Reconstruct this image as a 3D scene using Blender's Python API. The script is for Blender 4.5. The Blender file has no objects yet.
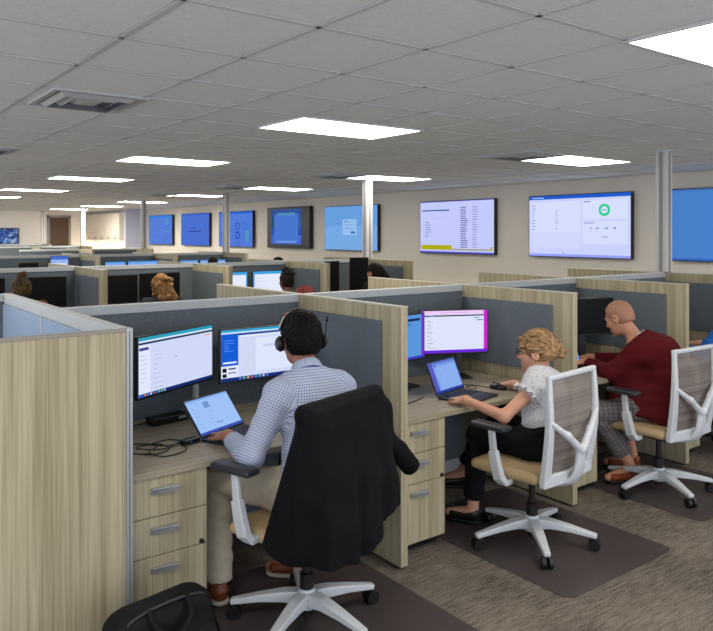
import bpy, bmesh, math, random
import numpy as np
from mathutils import Vector, Matrix
random.seed(7); np.random.seed(7)
PI = math.pi
C = bpy.context.scene.collection

# ------------------------------------------------------------------ colours and materials
def lin(c):
    out = []
    for v in c[:3]:
        v = v / 255.0
        out.append(v / 12.92 if v <= 0.04045 else ((v + 0.055) / 1.055) ** 2.4)
    return (out[0], out[1], out[2], 1.0)

MATS = {}
def new_mat(name):
    m = bpy.data.materials.new(name); m.use_nodes = True
    nt = m.node_tree; b = nt.nodes['Principled BSDF']
    return m, nt, b

def plain(name, col, rough=0.5, metal=0.0, spec=0.5, noise=0.0, scale=30.0, stretch=(1, 1, 1), bump=0.0):
    if name in MATS: return MATS[name]
    m, nt, b = new_mat(name)
    b.inputs['Roughness'].default_value = rough
    b.inputs['Metallic'].default_value = metal
    b.inputs['Specular IOR Level'].default_value = spec
    c = lin(col)
    tc = nt.nodes.new('ShaderNodeTexCoord'); mp = nt.nodes.new('ShaderNodeMapping')
    mp.inputs['Scale'].default_value = stretch
    nz = nt.nodes.new('ShaderNodeTexNoise'); nz.inputs['Scale'].default_value = scale; nz.inputs['Detail'].default_value = 4
    rp = nt.nodes.new('ShaderNodeValToRGB')
    n = max(noise, 0.02)
    rp.color_ramp.elements[0].position = 0.3; rp.color_ramp.elements[1].position = 0.7
    rp.color_ramp.elements[0].color = tuple(x * (1 - n) for x in c[:3]) + (1,)
    rp.color_ramp.elements[1].color = tuple(min(1, x * (1 + n)) for x in c[:3]) + (1,)
    L = nt.links
    L.new(tc.outputs['Object'], mp.inputs['Vector']); L.new(mp.outputs['Vector'], nz.inputs['Vector'])
    L.new(nz.outputs['Fac'], rp.inputs['Fac']); L.new(rp.outputs['Color'], b.inputs['Base Color'])
    if bump > 0:
        bp = nt.nodes.new('ShaderNodeBump'); bp.inputs['Strength'].default_value = bump; bp.inputs['Distance'].default_value = 0.004
        L.new(nz.outputs['Fac'], bp.inputs['Height']); L.new(bp.outputs['Normal'], b.inputs['Normal'])
    MATS[name] = m
    return m

def glow(col, k=1.0):
    key = 'glow_%d_%d_%d_%s' % (col[0], col[1], col[2], k)
    if key in MATS: return MATS[key]
    m = bpy.data.materials.new(key); m.use_nodes = True; nt = m.node_tree
    nt.nodes.clear()
    e = nt.nodes.new('ShaderNodeEmission'); o = nt.nodes.new('ShaderNodeOutputMaterial')
    e.inputs['Color'].default_value = lin(col); e.inputs['Strength'].default_value = k
    nt.links.new(e.outputs[0], o.inputs[0]); MATS[key] = m
    return m

def wood(name, a, b_, grain):
    m, nt, b = new_mat(name); L = nt.links
    b.inputs['Roughness'].default_value = 0.5; b.inputs['Specular IOR Level'].default_value = 0.3
    tc = nt.nodes.new('ShaderNodeTexCoord')
    def nz(sc, det, dist=0.0):
        mp = nt.nodes.new('ShaderNodeMapping'); mp.inputs['Scale'].default_value = sc
        n = nt.nodes.new('ShaderNodeTexNoise'); n.inputs['Scale'].default_value = 1.0; n.inputs['Detail'].default_value = det
        n.inputs['Distortion'].default_value = dist
        L.new(tc.outputs['Object'], mp.inputs['Vector']); L.new(mp.outputs['Vector'], n.inputs['Vector']); return n
    def sc(across, along): return tuple(along if i == grain else across for i in range(3))
    n1 = nz(sc(26, 0.7), 3, 0.3); n2 = nz(sc(120, 2.0), 2)
    mx = nt.nodes.new('ShaderNodeMix'); mx.data_type = 'FLOAT'; mx.inputs[0].default_value = 0.45
    L.new(n1.outputs['Fac'], mx.inputs[2]); L.new(n2.outputs['Fac'], mx.inputs[3])
    rp = nt.nodes.new('ShaderNodeValToRGB')
    rp.color_ramp.elements[0].position = 0.36; rp.color_ramp.elements[0].color = lin(b_)
    rp.color_ramp.elements[1].position = 0.62; rp.color_ramp.elements[1].color = lin(a)
    L.new(mx.outputs[0], rp.inputs['Fac']); L.new(rp.outputs['Color'], b.inputs['Base Color'])
    MATS[name] = m
    return m

M_WOOD_V = wood('wood_laminate_vertical', (190, 178, 147), (152, 139, 108), 2)
M_WOOD_X = wood('wood_laminate_desk', (172, 160, 136), (146, 134, 112), 0)
M_FABRIC = plain('panel_fabric', (104, 112, 118), 0.95, spec=0.1, noise=0.16, scale=160, bump=0.15)
M_RAIL = plain('panel_top_rail', (186, 190, 190), 0.5, spec=0.4)
M_TRIM = plain('aluminium_trim', (176, 178, 176), 0.35, metal=0.4)
M_WALL = plain('wall_paint', (226, 219, 205), 0.9, spec=0.2, noise=0.02, scale=3)
M_WALLW = plain('wall_paint_white', (250, 248, 243), 0.9, spec=0.2)
M_WALL_SHADED = plain('wall_paint_shaded', (200, 202, 212), 0.9, spec=0.2)  # white wall paint with its cool shade put into the colour
M_TILE = plain('ceiling_tile', (240, 241, 236), 0.95, spec=0.1, noise=0.05, scale=60)
M_TBAR = plain('ceiling_grid', (214, 214, 208), 0.6)
M_GROOVE_SHADE = plain('ceiling_groove_shade', (186, 186, 181), 0.9)  # darker strip, paints the shade along the tile edges
M_POLE = plain('pole_paint', (205, 205, 203), 0.45)
M_POLE2 = plain('pole_groove', (150, 146, 138), 0.5)
M_WHITEP = plain('white_plastic', (206, 209, 210), 0.35)
M_DARKP = plain('dark_plastic', (44, 46, 52), 0.5)
M_BLACKP = plain('black_plastic', (18, 18, 20), 0.4)
M_SEAT = plain('tan_seat_fabric', (190, 164, 124), 0.9, spec=0.15, noise=0.08, scale=120)
M_BLACKF = plain('black_cloth', (11, 11, 14), 0.85, spec=0.2, noise=0.25, scale=40, bump=0.3)
M_BAG = plain('black_nylon', (13, 13, 15), 0.75, spec=0.25, noise=0.3, scale=22, bump=0.5)
M_METAL = plain('brushed_handle', (190, 190, 192), 0.35, metal=0.6)
M_CHARC = plain('laptop_shell', (38, 42, 58), 0.45)
M_KEYS = plain('laptop_keys', (22, 24, 34), 0.5)
M_OFF = plain('screen_off', (7, 7, 9), 0.5, spec=0.2)
M_DOOR = plain('door_brown', (88, 66, 50), 0.5, noise=0.15, scale=6, stretch=(8, 8, .5))
M_CAB = plain('cabinet_cream', (228, 219, 203), 0.5)
M_LOUV = plain('vent_metal', (196, 196, 194), 0.5, metal=0.2)
M_VDARK = plain('vent_dark', (105, 105, 106), 0.7)

def carpet():
    m, nt, b = new_mat('carpet'); L = nt.links
    b.inputs['Roughness'].default_value = 0.95; b.inputs['Specular IOR Level'].default_value = 0.1
    tc = nt.nodes.new('ShaderNodeTexCoord')
    def nz(sc, s, det):
        mp = nt.nodes.new('ShaderNodeMapping'); mp.inputs['Scale'].default_value = sc
        n = nt.nodes.new('ShaderNodeTexNoise'); n.inputs['Scale'].default_value = s; n.inputs['Detail'].default_value = det
        L.new(tc.outputs['Object'], mp.inputs['Vector']); L.new(mp.outputs['Vector'], n.inputs['Vector']); return n
    n1 = nz((9, 75, 1), 1, 5); n2 = nz((1, 1, 1), 120, 3); n3 = nz((1, 1, 1), 1.6, 2)
    a1 = nt.nodes.new('ShaderNodeMix'); a1.data_type = 'FLOAT'; a1.inputs[0].default_value = 0.5
    L.new(n1.outputs['Fac'], a1.inputs[2]); L.new(n2.outputs['Fac'], a1.inputs[3])
    a2 = nt.nodes.new('ShaderNodeMix'); a2.data_type = 'FLOAT'; a2.inputs[0].default_value = 0.25
    L.new(a1.outputs[0], a2.inputs[2]); L.new(n3.outputs['Fac'], a2.inputs[3])
    rp = nt.nodes.new('ShaderNodeValToRGB')
    rp.color_ramp.elements[0].position = 0.38; rp.color_ramp.elements[0].color = lin((72, 65, 60))
    rp.color_ramp.elements[1].position = 0.62; rp.color_ramp.elements[1].color = lin((146, 134, 119))
    L.new(a2.outputs[0], rp.inputs['Fac']); L.new(rp.outputs['Color'], b.inputs['Base Color'])
    bp = nt.nodes.new('ShaderNodeBump'); bp.inputs['Strength'].default_value = 0.4; bp.inputs['Distance'].default_value = 0.005
    L.new(n2.outputs['Fac'], bp.inputs['Height']); L.new(bp.outputs['Normal'], b.inputs['Normal'])
    return m
M_CARPET = carpet()

def mat_film():
    m, nt, b = new_mat('mat_film'); L = nt.links
    b.inputs['Base Color'].default_value = lin((104, 95, 94)); b.inputs['Roughness'].default_value = 0.36
    b.inputs['Specular IOR Level'].default_value = 0.35
    tr = nt.nodes.new('ShaderNodeBsdfTransparent'); tr.inputs['Color'].default_value = (0.8, 0.76, 0.78, 1)
    mx = nt.nodes.new('ShaderNodeMixShader'); mx.inputs[0].default_value = 0.40
    o = nt.nodes['Material Output']
    L.new(tr.outputs[0], mx.inputs[1]); L.new(b.outputs[0], mx.inputs[2]); L.new(mx.outputs[0], o.inputs[0])
    return m
M_MAT = mat_film()

def mesh_back():
    m, nt, b = new_mat('chair_mesh'); L = nt.links
    b.inputs['Roughness'].default_value = 0.8; b.inputs['Specular IOR Level'].default_value = 0.2
    tc = nt.nodes.new('ShaderNodeTexCoord'); mp = nt.nodes.new('ShaderNodeMapping'); mp.inputs['Scale'].default_value = (0.3, 0.3, 26)
    nz = nt.nodes.new('ShaderNodeTexNoise'); nz.inputs['Scale'].default_value = 1.0; nz.inputs['Detail'].default_value = 2
    rp = nt.nodes.new('ShaderNodeValToRGB')
    rp.color_ramp.elements[0].position = 0.35; rp.color_ramp.elements[0].color = lin((108, 99, 92))
    rp.color_ramp.elements[1].position = 0.65; rp.color_ramp.elements[1].color = lin((150, 140, 131))
    L.new(tc.outputs['Object'], mp.inputs['Vector']); L.new(mp.outputs['Vector'], nz.inputs['Vector'])
    L.new(nz.outputs['Fac'], rp.inputs['Fac']); L.new(rp.outputs['Color'], b.inputs['Base Color'])
    tr = nt.nodes.new('ShaderNodeBsdfTransparent')
    mx = nt.nodes.new('ShaderNodeMixShader'); mx.inputs[0].default_value = 0.84
    L.new(tr.outputs[0], mx.inputs[1]); L.new(b.outputs[0], mx.inputs[2]); L.new(mx.outputs[0], nt.nodes['Material Output'].inputs[0])
    return m
M_MESH = mesh_back()

def checked(name, base, line, period, lw, soft=False, rough=0.85):
    m, nt, b = new_mat(name); L = nt.links
    b.inputs['Roughness'].default_value = rough; b.inputs['Specular IOR Level'].default_value = 0.15
    uv = nt.nodes.new('ShaderNodeUVMap'); uv.uv_map = 'UVMap'
    sp = nt.nodes.new('ShaderNodeSeparateXYZ'); L.new(uv.outputs[0], sp.inputs[0])
    outs = []
    for ax in (0, 1):
        d = nt.nodes.new('ShaderNodeMath'); d.operation = 'DIVIDE'; d.inputs[1].default_value = period
        f = nt.nodes.new('ShaderNodeMath'); f.operation = 'FRACT'
        g = nt.nodes.new('ShaderNodeMath'); g.operation = 'LESS_THAN'; g.inputs[1].default_value = lw
        L.new(sp.outputs[ax], d.inputs[0]); L.new(d.outputs[0], f.inputs[0]); L.new(f.outputs[0], g.inputs[0]); outs.append(g)
    ad = nt.nodes.new('ShaderNodeMath'); ad.operation = 'ADD'; L.new(outs[0].outputs[0], ad.inputs[0]); L.new(outs[1].outputs[0], ad.inputs[1])
    ml = nt.nodes.new('ShaderNodeMath'); ml.operation = 'MULTIPLY'; ml.inputs[1].default_value = 0.5; L.new(ad.outputs[0], ml.inputs[0])
    mx = nt.nodes.new('ShaderNodeMix'); mx.data_type = 'RGBA'
    mx.inputs[6].default_value = lin(base); mx.inputs[7].default_value = lin(line)
    L.new(ml.outputs[0], mx.inputs[0]); L.new(mx.outputs[2], b.inputs['Base Color'])
    return m

def streaky(name, a, b_, scale=(60, 60, 8), bump=0.4, rot=None):
    m, nt, b = new_mat(name); L = nt.links
    b.inputs['Roughness'].default_value = 0.65; b.inputs['Specular IOR Level'].default_value = 0.15
    tc = nt.nodes.new('ShaderNodeTexCoord'); mp = nt.nodes.new('ShaderNodeMapping'); mp.inputs['Scale'].default_value = scale
    if rot is not None:
        mp.vector_type = 'TEXTURE'; mp.inputs['Rotation'].default_value = (0, 0, rot); mp.inputs['Scale'].default_value = tuple(1 / k for k in scale)
    nz = nt.nodes.new('ShaderNodeTexNoise'); nz.inputs['Scale'].default_value = 1; nz.inputs['Detail'].default_value = 5; nz.inputs['Distortion'].default_value = 1.0 if rot is None else 0.25
    rp = nt.nodes.new('ShaderNodeValToRGB')
    rp.color_ramp.elements[0].position = 0.35; rp.color_ramp.elements[0].color = lin(a)
    rp.color_ramp.elements[1].position = 0.65; rp.color_ramp.elements[1].color = lin(b_)
    L.new(tc.outputs['Object'], mp.inputs['Vector']); L.new(mp.outputs['Vector'], nz.inputs['Vector'])
    L.new(nz.outputs['Fac'], rp.inputs['Fac']); L.new(rp.outputs['Color'], b.inputs['Base Color'])
    bp = nt.nodes.new('ShaderNodeBump'); bp.inputs['Strength'].default_value = bump; bp.inputs['Distance'].default_value = 0.004
    L.new(nz.outputs['Fac'], bp.inputs['Height']); L.new(bp.outputs['Normal'], b.inputs['Normal'])
    return m

# ------------------------------------------------------------------ mesh builder
class MB:
    def __init__(s): s.v = []; s.f = []; s.m = []; s.mats = []
    def mi(s, mat):
        if mat not in s.mats: s.mats.append(mat)
        return s.mats.index(mat)
    def add(s, vs, fs, mat):
        o = len(s.v); i = s.mi(mat)
        s.v += [tuple(v) for v in vs]
        for f in fs: s.f.append(tuple(o + k for k in f)); s.m.append(i)
        return s
    def box(s, x0, x1, y0, y1, z0, z1, mat):
        vs = [(x0, y0, z0), (x1, y0, z0), (x1, y1, z0), (x0, y1, z0), (x0, y0, z1), (x1, y0, z1), (x1, y1, z1), (x0, y1, z1)]
        return s.add(vs, [(0, 3, 2, 1), (4, 5, 6, 7), (0, 1, 5, 4), (1, 2, 6, 5), (2, 3, 7, 6), (3, 0, 4, 7)], mat)
    def quad(s, a, b, c, d, mat): return s.add([a, b, c, d], [(0, 1, 2, 3)], mat)
    def hexa(s, lo, hi, mat):  # two quads of 4 points
        return s.add(list(lo) + list(hi), [(0, 3, 2, 1), (4, 5, 6, 7), (0, 1, 5, 4), (1, 2, 6, 5), (2, 3, 7, 6), (3, 0, 4, 7)], mat)
    def cyl(s, a, b, r0, r1, mat, n=16):
        return s.tube([a, b], [r0, r1], mat, n)
    def tube(s, pts, r, mat, n=8, flat=1.0, upv=None):
        pts = [Vector(p) for p in pts]
        rs = r if isinstance(r, (list, tuple)) else [r] * len(pts)
        vs = []; fs = []
        ref = Vector(upv) if upv is not None else None
        prev = None
        for i, p in enumerate(pts):
            if i == 0: t = pts[1] - p
            elif i == len(pts) - 1: t = p - pts[-2]
            else: t = (pts[i + 1] - p).normalized() + (p - pts[i - 1]).normalized()
            t.normalize()
            if ref is not None: u = ref - t * ref.dot(t)
            elif prev is None:
                w = Vector((0, 0, 1)) if abs(t.z) < 0.9 else Vector((1, 0, 0)); u = w - t * w.dot(t)
            else: u = prev - t * prev.dot(t)
            u.normalize(); prev = u; w = t.cross(u)
            for k in range(n):
                a = 2 * PI * k / n
                vs.append(p + u * (math.cos(a) * rs[i] * flat) + w * (math.sin(a) * rs[i]))
        for i in range(len(pts) - 1):
            for k in range(n):
                k2 = (k + 1) % n
                fs.append((i * n + k, i * n + k2, (i + 1) * n + k2, (i + 1) * n + k))
        fs.append(tuple(range(n - 1, -1, -1))); b = (len(pts) - 1) * n; fs.append(tuple(b + k for k in range(n)))
        return s.add(vs, fs, mat)
    def bar(s, pts, w, t, mat, side=(1, 0, 0)):  # rectangular swept bar, w along side axis, t the other
        pts = [Vector(p) for p in pts]; side = Vector(side); vs = []; fs = []
        ws = w if isinstance(w, (list, tuple)) else [w] * len(pts); ts = t if isinstance(t, (list, tuple)) else [t] * len(pts)
        for i, p in enumerate(pts):
            if i == 0: d = pts[1] - p
            elif i == len(pts) - 1: d = p - pts[-2]
            else: d = (pts[i + 1] - p).normalized() + (p - pts[i - 1]).normalized()
            d.normalize(); u = (side - d * side.dot(d)).normalized(); v = d.cross(u)
            for a, b in ((-1, -1), (1, -1), (1, 1), (-1, 1)): vs.append(p + u * (a * ws[i] / 2) + v * (b * ts[i] / 2))
        for i in range(len(pts) - 1):
            for k in range(4):
                k2 = (k + 1) % 4; fs.append((i * 4 + k, i * 4 + k2, i * 4 + 4 + k2, i * 4 + 4 + k))
        fs.append((3, 2, 1, 0)); b = 4 * (len(pts) - 1); fs.append((b, b + 1, b + 2, b + 3))
        return s.add(vs, fs, mat)
    def prism(s, poly, z0, z1, mat):
        n = len(poly); vs = [(x, y, z0) for x, y in poly] + [(x, y, z1) for x, y in poly]
        fs = [tuple(range(n - 1, -1, -1)), tuple(range(n, 2 * n))] + [(k, (k + 1) % n, n + (k + 1) % n, n + k) for k in range(n)]
        return s.add(vs, fs, mat)
    def xf(s, mtx):
        s.v = [tuple(mtx @ Vector(v)) for v in s.v]; return s
    def build(s, name, parent=None, smooth=False, bevel=0.0, subsurf=0, seg=2):
        me = bpy.data.meshes.new(name); me.from_pydata([tuple(v) for v in s.v], [], s.f)
        for m in s.mats: me.materials.append(m)
        me.polygons.foreach_set('material_index', s.m)
        bm = bmesh.new(); bm.from_mesh(me); bmesh.ops.recalc_face_normals(bm, faces=bm.faces); bm.to_mesh(me); bm.free()
        if smooth: me.polygons.foreach_set('use_smooth', [True] * len(me.polygons))
        me.update()
        o = bpy.data.objects.new(name, me); C.objects.link(o)
        if parent is not None: o.parent = parent
        if bevel > 0:
            md = o.modifiers.new('bevel', 'BEVEL'); md.width = bevel; md.segments = seg; md.limit_method = 'ANGLE'; md.angle_limit = math.radians(40)
        if subsurf:
            md = o.modifiers.new('sub', 'SUBSURF'); md.levels = subsurf; md.render_levels = subsurf
        return o

def tag(o, label, cat, group=None, kind=None):
    o['label'] = label; o['category'] = cat
    if group: o['group'] = group
    if kind: o['kind'] = kind
    return o
def thing(name, label, cat, loc=(0, 0, 0), rz=0, group=None):
    o = bpy.data.objects.new(name, None); C.objects.link(o); o.location = loc; o.rotation_euler = (0, 0, rz)
    o.empty_display_size = 0.1
    return tag(o, label, cat, group)
def struct(o): o['kind'] = 'structure'; return o
def copy_tree(o, parent=None):
    c = o.copy(); C.objects.link(c); c.parent = parent
    for ch in list(o.children): copy_tree(ch, c)
    return c
def spline(pts, n=8):
    P = [Vector(p) for p in pts]; P = [P[0] * 2 - P[1]] + P + [P[-1] * 2 - P[-2]]; out = []
    for i in range(1, len(P) - 2):
        for k in range(n):
            t = k / n; a, b, c, d = P[i - 1], P[i], P[i + 1], P[i + 2]
            out.append(0.5 * ((2 * b) + (c - a) * t + (2 * a - 5 * b + 4 * c - d) * t * t + (3 * b - a - 3 * c + d) * t ** 3))
    out.append(P[-2]); return out

# ------------------------------------------------------------------ smooth solid modelling (distance field -> quads)
class Field:
    def __init__(s, lo, hi, h):
        s.lo = np.array(lo, float); s.h = h
        s.n = np.ceil((np.array(hi, float) - s.lo) / h).astype(int) + 1
        s.F = np.full(tuple(s.n), 0.5, np.float32)
    def sub(s, lo, hi):
        a = np.clip(np.floor((np.minimum(lo, hi) - s.lo) / s.h).astype(int), 0, s.n)
        b = np.clip(np.ceil((np.maximum(lo, hi) - s.lo) / s.h).astype(int) + 1, 0, s.n)
        if np.any(b <= a): return None, None
        sl = tuple(slice(a[i], b[i]) for i in range(3))
        ax = [(s.lo[i] + s.h * np.arange(a[i], b[i])).astype(np.float32) for i in range(3)]
        return sl, np.meshgrid(*ax, indexing='ij', sparse=True)
    def mix(s, sl, d, k, op):
        f = s.F[sl]
        if op == 'add':
            if k > 0:
                hh = np.clip(0.5 + 0.5 * (f - d) / k, 0, 1); s.F[sl] = f * (1 - hh) + d * hh - k * hh * (1 - hh)
            else: s.F[sl] = np.minimum(f, d)
        else: s.F[sl] = np.maximum(f, -d)
    def cap(s, a, b, ra, rb, k=0.03, flat=False, op='add'):
        a = np.array(a, float); b = np.array(b, float); m = max(ra, rb) + k + 3 * s.h
        sl, g = s.sub(np.minimum(a, b) - m, np.maximum(a, b) + m)
        if sl is None: return s
        ab = b - a; L2 = float(ab @ ab) + 1e-9
        P = [g[i] - a[i] for i in range(3)]
        t = (P[0] * ab[0] + P[1] * ab[1] + P[2] * ab[2]) / L2
        tc = np.clip(t, 0, 1)
        q = np.sqrt(sum((P[i] - tc * ab[i]) ** 2 for i in range(3)) if not flat else sum((P[i] - t * ab[i]) ** 2 for i in range(3)))
        d = q - (ra + (rb - ra) * tc)
        if flat: d = np.maximum(d, np.maximum(-t, t - 1) * math.sqrt(L2))
        s.mix(sl, d, k, op); return s
    def ell(s, c, r, R=None, k=0.03, op='add'):
        c = np.array(c, float); r = np.array(r, float); m = r.max() + k + 3 * s.h
        sl, g = s.sub(c - m, c + m)
        if sl is None: return s
        P = [g[i] - c[i] for i in range(3)]
        if R is not None: Q = [R[j][0] * P[0] + R[j][1] * P[1] + R[j][2] * P[2] for j in range(3)]
        else: Q = P
        k0 = np.sqrt(sum((Q[i] / r[i]) ** 2 for i in range(3))); k1 = np.sqrt(sum((Q[i] / r[i] ** 2) ** 2 for i in range(3))) + 1e-9
        s.mix(sl, k0 * (k0 - 1) / k1, k, op); return s
    def ecap(s, a, b, ra, rb, side, k=0.04, op='add', flat=False):
        a = np.array(a, float); b = np.array(b, float); ab = b - a; L = float(np.linalg.norm(ab)); t_ = ab / L
        side = np.array(side, float); side = side - t_ * (side @ t_); side /= np.linalg.norm(side); w = np.cross(t_, side)
        m = max(ra + rb) + k + 3 * s.h
        sl, g = s.sub(np.minimum(a, b) - m, np.maximum(a, b) + m)
        if sl is None: return s
        P = [g[i] - a[i] for i in range(3)]
        t = sum(P[i] * t_[i] for i in range(3)); x = sum(P[i] * side[i] for i in range(3)); y = sum(P[i] * w[i] for i in range(3))
        tc = np.clip(t / L, 0, 1); rx = ra[0] + (rb[0] - ra[0]) * tc; ry = ra[1] + (rb[1] - ra[1]) * tc
        ex = np.maximum(np.maximum(-t, t - L), 0)
        if flat:
            q = np.sqrt((x / rx) ** 2 + (y / ry) ** 2); d = np.maximum((q - 1) * np.minimum(rx, ry), np.maximum(-t, t - L))
        else:
            rz = np.minimum(rx, ry); q = np.sqrt((x / rx) ** 2 + (y / ry) ** 2 + (ex / rz) ** 2); d = (q - 1) * rz
        s.mix(sl, d, k, op); return s
    def rbox(s, c, half, r, R=None, k=0.0, op='add'):
        c = np.array(c, float); half = np.array(half, float); m = np.linalg.norm(half) + k + 3 * s.h
        sl, g = s.sub(c - m, c + m)
        if sl is None: return s
        P = [g[i] - c[i] for i in range(3)]
        if R is not None: P = [R[j][0] * P[0] + R[j][1] * P[1] + R[j][2] * P[2] for j in range(3)]
        Q = [np.abs(P[i]) - (half[i] - r) for i in range(3)]
        d = np.sqrt(sum(np.maximum(q, 0) ** 2 for q in Q)) + np.minimum(np.maximum(Q[0], np.maximum(Q[1], Q[2])), 0) - r
        s.mix(sl, d, k, op); return s
    def cut(s, p, n):
        n = np.array(n, float); n /= np.linalg.norm(n)
        sl, g = s.sub(s.lo, s.lo + s.n * s.h)
        s.F = np.maximum(s.F, ((g[0] - p[0]) * n[0] + (g[1] - p[1]) * n[1] + (g[2] - p[2]) * n[2]).astype(np.float32)); return s
    def fn(s, f):
        sl, g = s.sub(s.lo, s.lo + s.n * s.h); s.F = f(s.F, g).astype(np.float32); return s
    def mesh(s):
        F = s.F; n = F.shape; cn = tuple(k - 1 for k in n)
        ins = F < 0
        cnt = np.zeros(cn, np.int8)
        for i in (0, 1):
            for j in (0, 1):
                for k in (0, 1): cnt += ins[i:i + cn[0], j:j + cn[1], k:k + cn[2]]
        act = (cnt > 0) & (cnt < 8)
        I, J, K = np.nonzero(act); N = len(I)
        if N == 0: return np.zeros((0, 3)), np.zeros((0, 4), int)
        idx = np.full(cn, -1, np.int32); idx[I, J, K] = np.arange(N)
        cor = [(a, b, c) for a in (0, 1) for b in (0, 1) for c in (0, 1)]
        val = {c: F[I + c[0], J + c[1], K + c[2]] for c in cor}
        acc = np.zeros((N, 3)); w = np.zeros(N)
        for c in cor:
            for ax in range(3):
                if c[ax] == 0:
                    d = list(c); d[ax] = 1; d = tuple(d); v0, v1 = val[c], val[d]
                    x = (v0 < 0) != (v1 < 0)
                    t = np.where(x, v0 / np.where(x, v0 - v1, 1), 0)
                    p = np.tile(np.array(c, float), (N, 1)); p[:, ax] += t
                    acc[x] += p[x]; w[x] += 1
        V = (np.stack([I, J, K], 1) + acc / w[:, None]) * s.h + s.lo
        faces = []
        for ax in range(3):
            o1, o2 = [(1, 2), (2, 0), (0, 1)][ax]
            sh = [slice(1, n[i] - 1) for i in range(3)]; sh[ax] = slice(0, n[ax] - 1)
            s2 = list(sh); s2[ax] = slice(1, n[ax])
            A = ins[tuple(sh)]; B = ins[tuple(s2)]
            X = np.stack(np.nonzero(A != B), 1); flip = A[A != B]
            off = np.array([sh[i].start for i in range(3)]); X = X + off
            def cell(da, db):
                q = X.copy(); q[:, o1] -= da; q[:, o2] -= db; return idx[q[:, 0], q[:, 1], q[:, 2]]
            q = np.stack([cell(1, 1), cell(0, 1), cell(0, 0), cell(1, 0)], 1)
            q[~flip] = q[~flip][:, ::-1]; faces.append(q)
        Q = np.concatenate(faces); Q = Q[(Q >= 0).all(1)]
        return V, Q
    def build(s, name, mat, parent=None, loc=(0, 0, 0), uv=None, smooth_it=1):
        V, Q = s.mesh()
        for _ in range(smooth_it):
            acc = np.zeros_like(V); w = np.zeros(len(V))
            for a, b in ((0, 1), (1, 2), (2, 3), (3, 0)):
                np.add.at(acc, Q[:, a], V[Q[:, b]]); np.add.at(acc, Q[:, b], V[Q[:, a]]); np.add.at(w, Q[:, a], 1); np.add.at(w, Q[:, b], 1)
            V = 0.6 * V + 0.4 * acc / np.maximum(w, 1)[:, None]
        me = bpy.data.meshes.new(name)
        L = V - np.array(loc)
        me.vertices.add(len(V)); me.vertices.foreach_set('co', L.astype(np.float32).ravel())
        me.loops.add(len(Q) * 4); me.loops.foreach_set('vertex_index', Q.astype(np.int32).ravel())
        me.polygons.add(len(Q)); me.polygons.foreach_set('loop_start', np.arange(0, len(Q) * 4, 4, dtype=np.int32))
        me.update(calc_edges=True); me.validate()
        me.polygons.foreach_set('use_smooth', [True] * len(me.polygons))
        me.materials.append(mat)
        if uv is not None:
            best = np.full(len(V), 9.0); U = np.zeros((len(V), 2))
            for a, b, side, R in uv:
                a = np.array(a, float); b = np.array(b, float); ab = b - a; Ln = np.linalg.norm(ab); t_ = ab / Ln
                sd = np.array(side, float); sd = sd - t_ * (sd @ t_); sd /= np.linalg.norm(sd); w_ = np.cross(t_, sd)
                P = V - a; t = P @ t_; tc = np.clip(t, 0, Ln); d = np.linalg.norm(P - tc[:, None] * t_, axis=1) - R
                m = d < best; best[m] = d[m]
                ang = np.arctan2(P @ sd, -(P @ w_))
                U[m, 0] = (ang * R * 1.1)[m]; U[m, 1] = t[m]
            l = me.uv_layers.new(name='UVMap'); lv = np.zeros(len(me.loops), np.int32); me.loops.foreach_get('vertex_index', lv)
            l.data.foreach_set('uv', U[lv].astype(np.float32).ravel())
        o = bpy.data.objects.new(name, me); C.objects.link(o)
        if parent is not None: o.parent = parent
        return o

# ================================================================== MEASUREMENTS
H = 1.29                                   # partition height
ZC = 2.41                                  # ceiling
XW = 8.82                                  # wall with the screens
XD = [0.993, 2.372, 3.732, 5.03, 6.36]     # dividers (right faces)
ROWS = [3.654, 8.1, 12.55, 17.0, 21.4, 25.6]
YB = 27.1
DEPTH = 0.946
DESK = 0.70
DD = 0.84                                   # desk depth

# ================================================================== SETTING
X_L, Y_F = -3.2, -2.2
fl = struct(MB().quad((X_L, Y_F, 0), (XW, Y_F, 0), (XW, YB, 0), (X_L, YB, 0), M_CARPET).build('floor'))

c = MB(); c.box(X_L, XW, Y_F, YB, ZC, ZC + 0.05, M_TILE)
xs = [2.57 + 0.53 * k for k in range(-19, 2)] + [3.10 + 0.545 * k for k in range(1, 11)]
ys = [3.96 + 0.58 * k for k in range(-15, 1)] + [3.96 + 0.6 * k for k in range(1, 38)]
for x in xs:
    if X_L < x < XW:
        c.box(x - 0.017, x + 0.017, Y_F, YB, ZC - 0.002, ZC, M_GROOVE_SHADE); c.box(x - 0.011, x + 0.011, Y_F, YB, ZC - 0.005, ZC - 0.002, M_TBAR)
for y in ys:
    if Y_F < y < YB:
        c.box(X_L, XW, y - 0.017, y + 0.017, ZC - 0.002, ZC, M_GROOVE_SHADE); c.box(X_L, XW, y - 0.011, y + 0.011, ZC - 0.005, ZC - 0.002, M_TBAR)
struct(c.build('ceiling'))

struct(MB().box(XW, XW + 0.1, Y_F, 22.8, 0, ZC, M_WALL).build('wall_right'))
struct(MB().box(X_L, 9.0, YB, YB + 0.1, 0, ZC, M_WALLW).build('wall_back'))
struct(MB().box(8.13, XW + 0.1, 22.8, 22.95, 0, ZC, M_WALL_SHADED).build('wall_return'))
struct(MB().box(8.56, 8.66, 22.95, YB, 0, ZC, M_WALLW).build('wall_alcove'))
ledge = MB(); ledge.box(XW - 0.12, XW, 2.0, 22.8, 0.0, 0.80, M_WALL); ledge.box(XW - 0.14, XW, 2.0, 22.8, 0.80, 0.83, plain('ledge_top', (236, 224, 208), 0.6))
struct(ledge.build('trim_1'))
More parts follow.
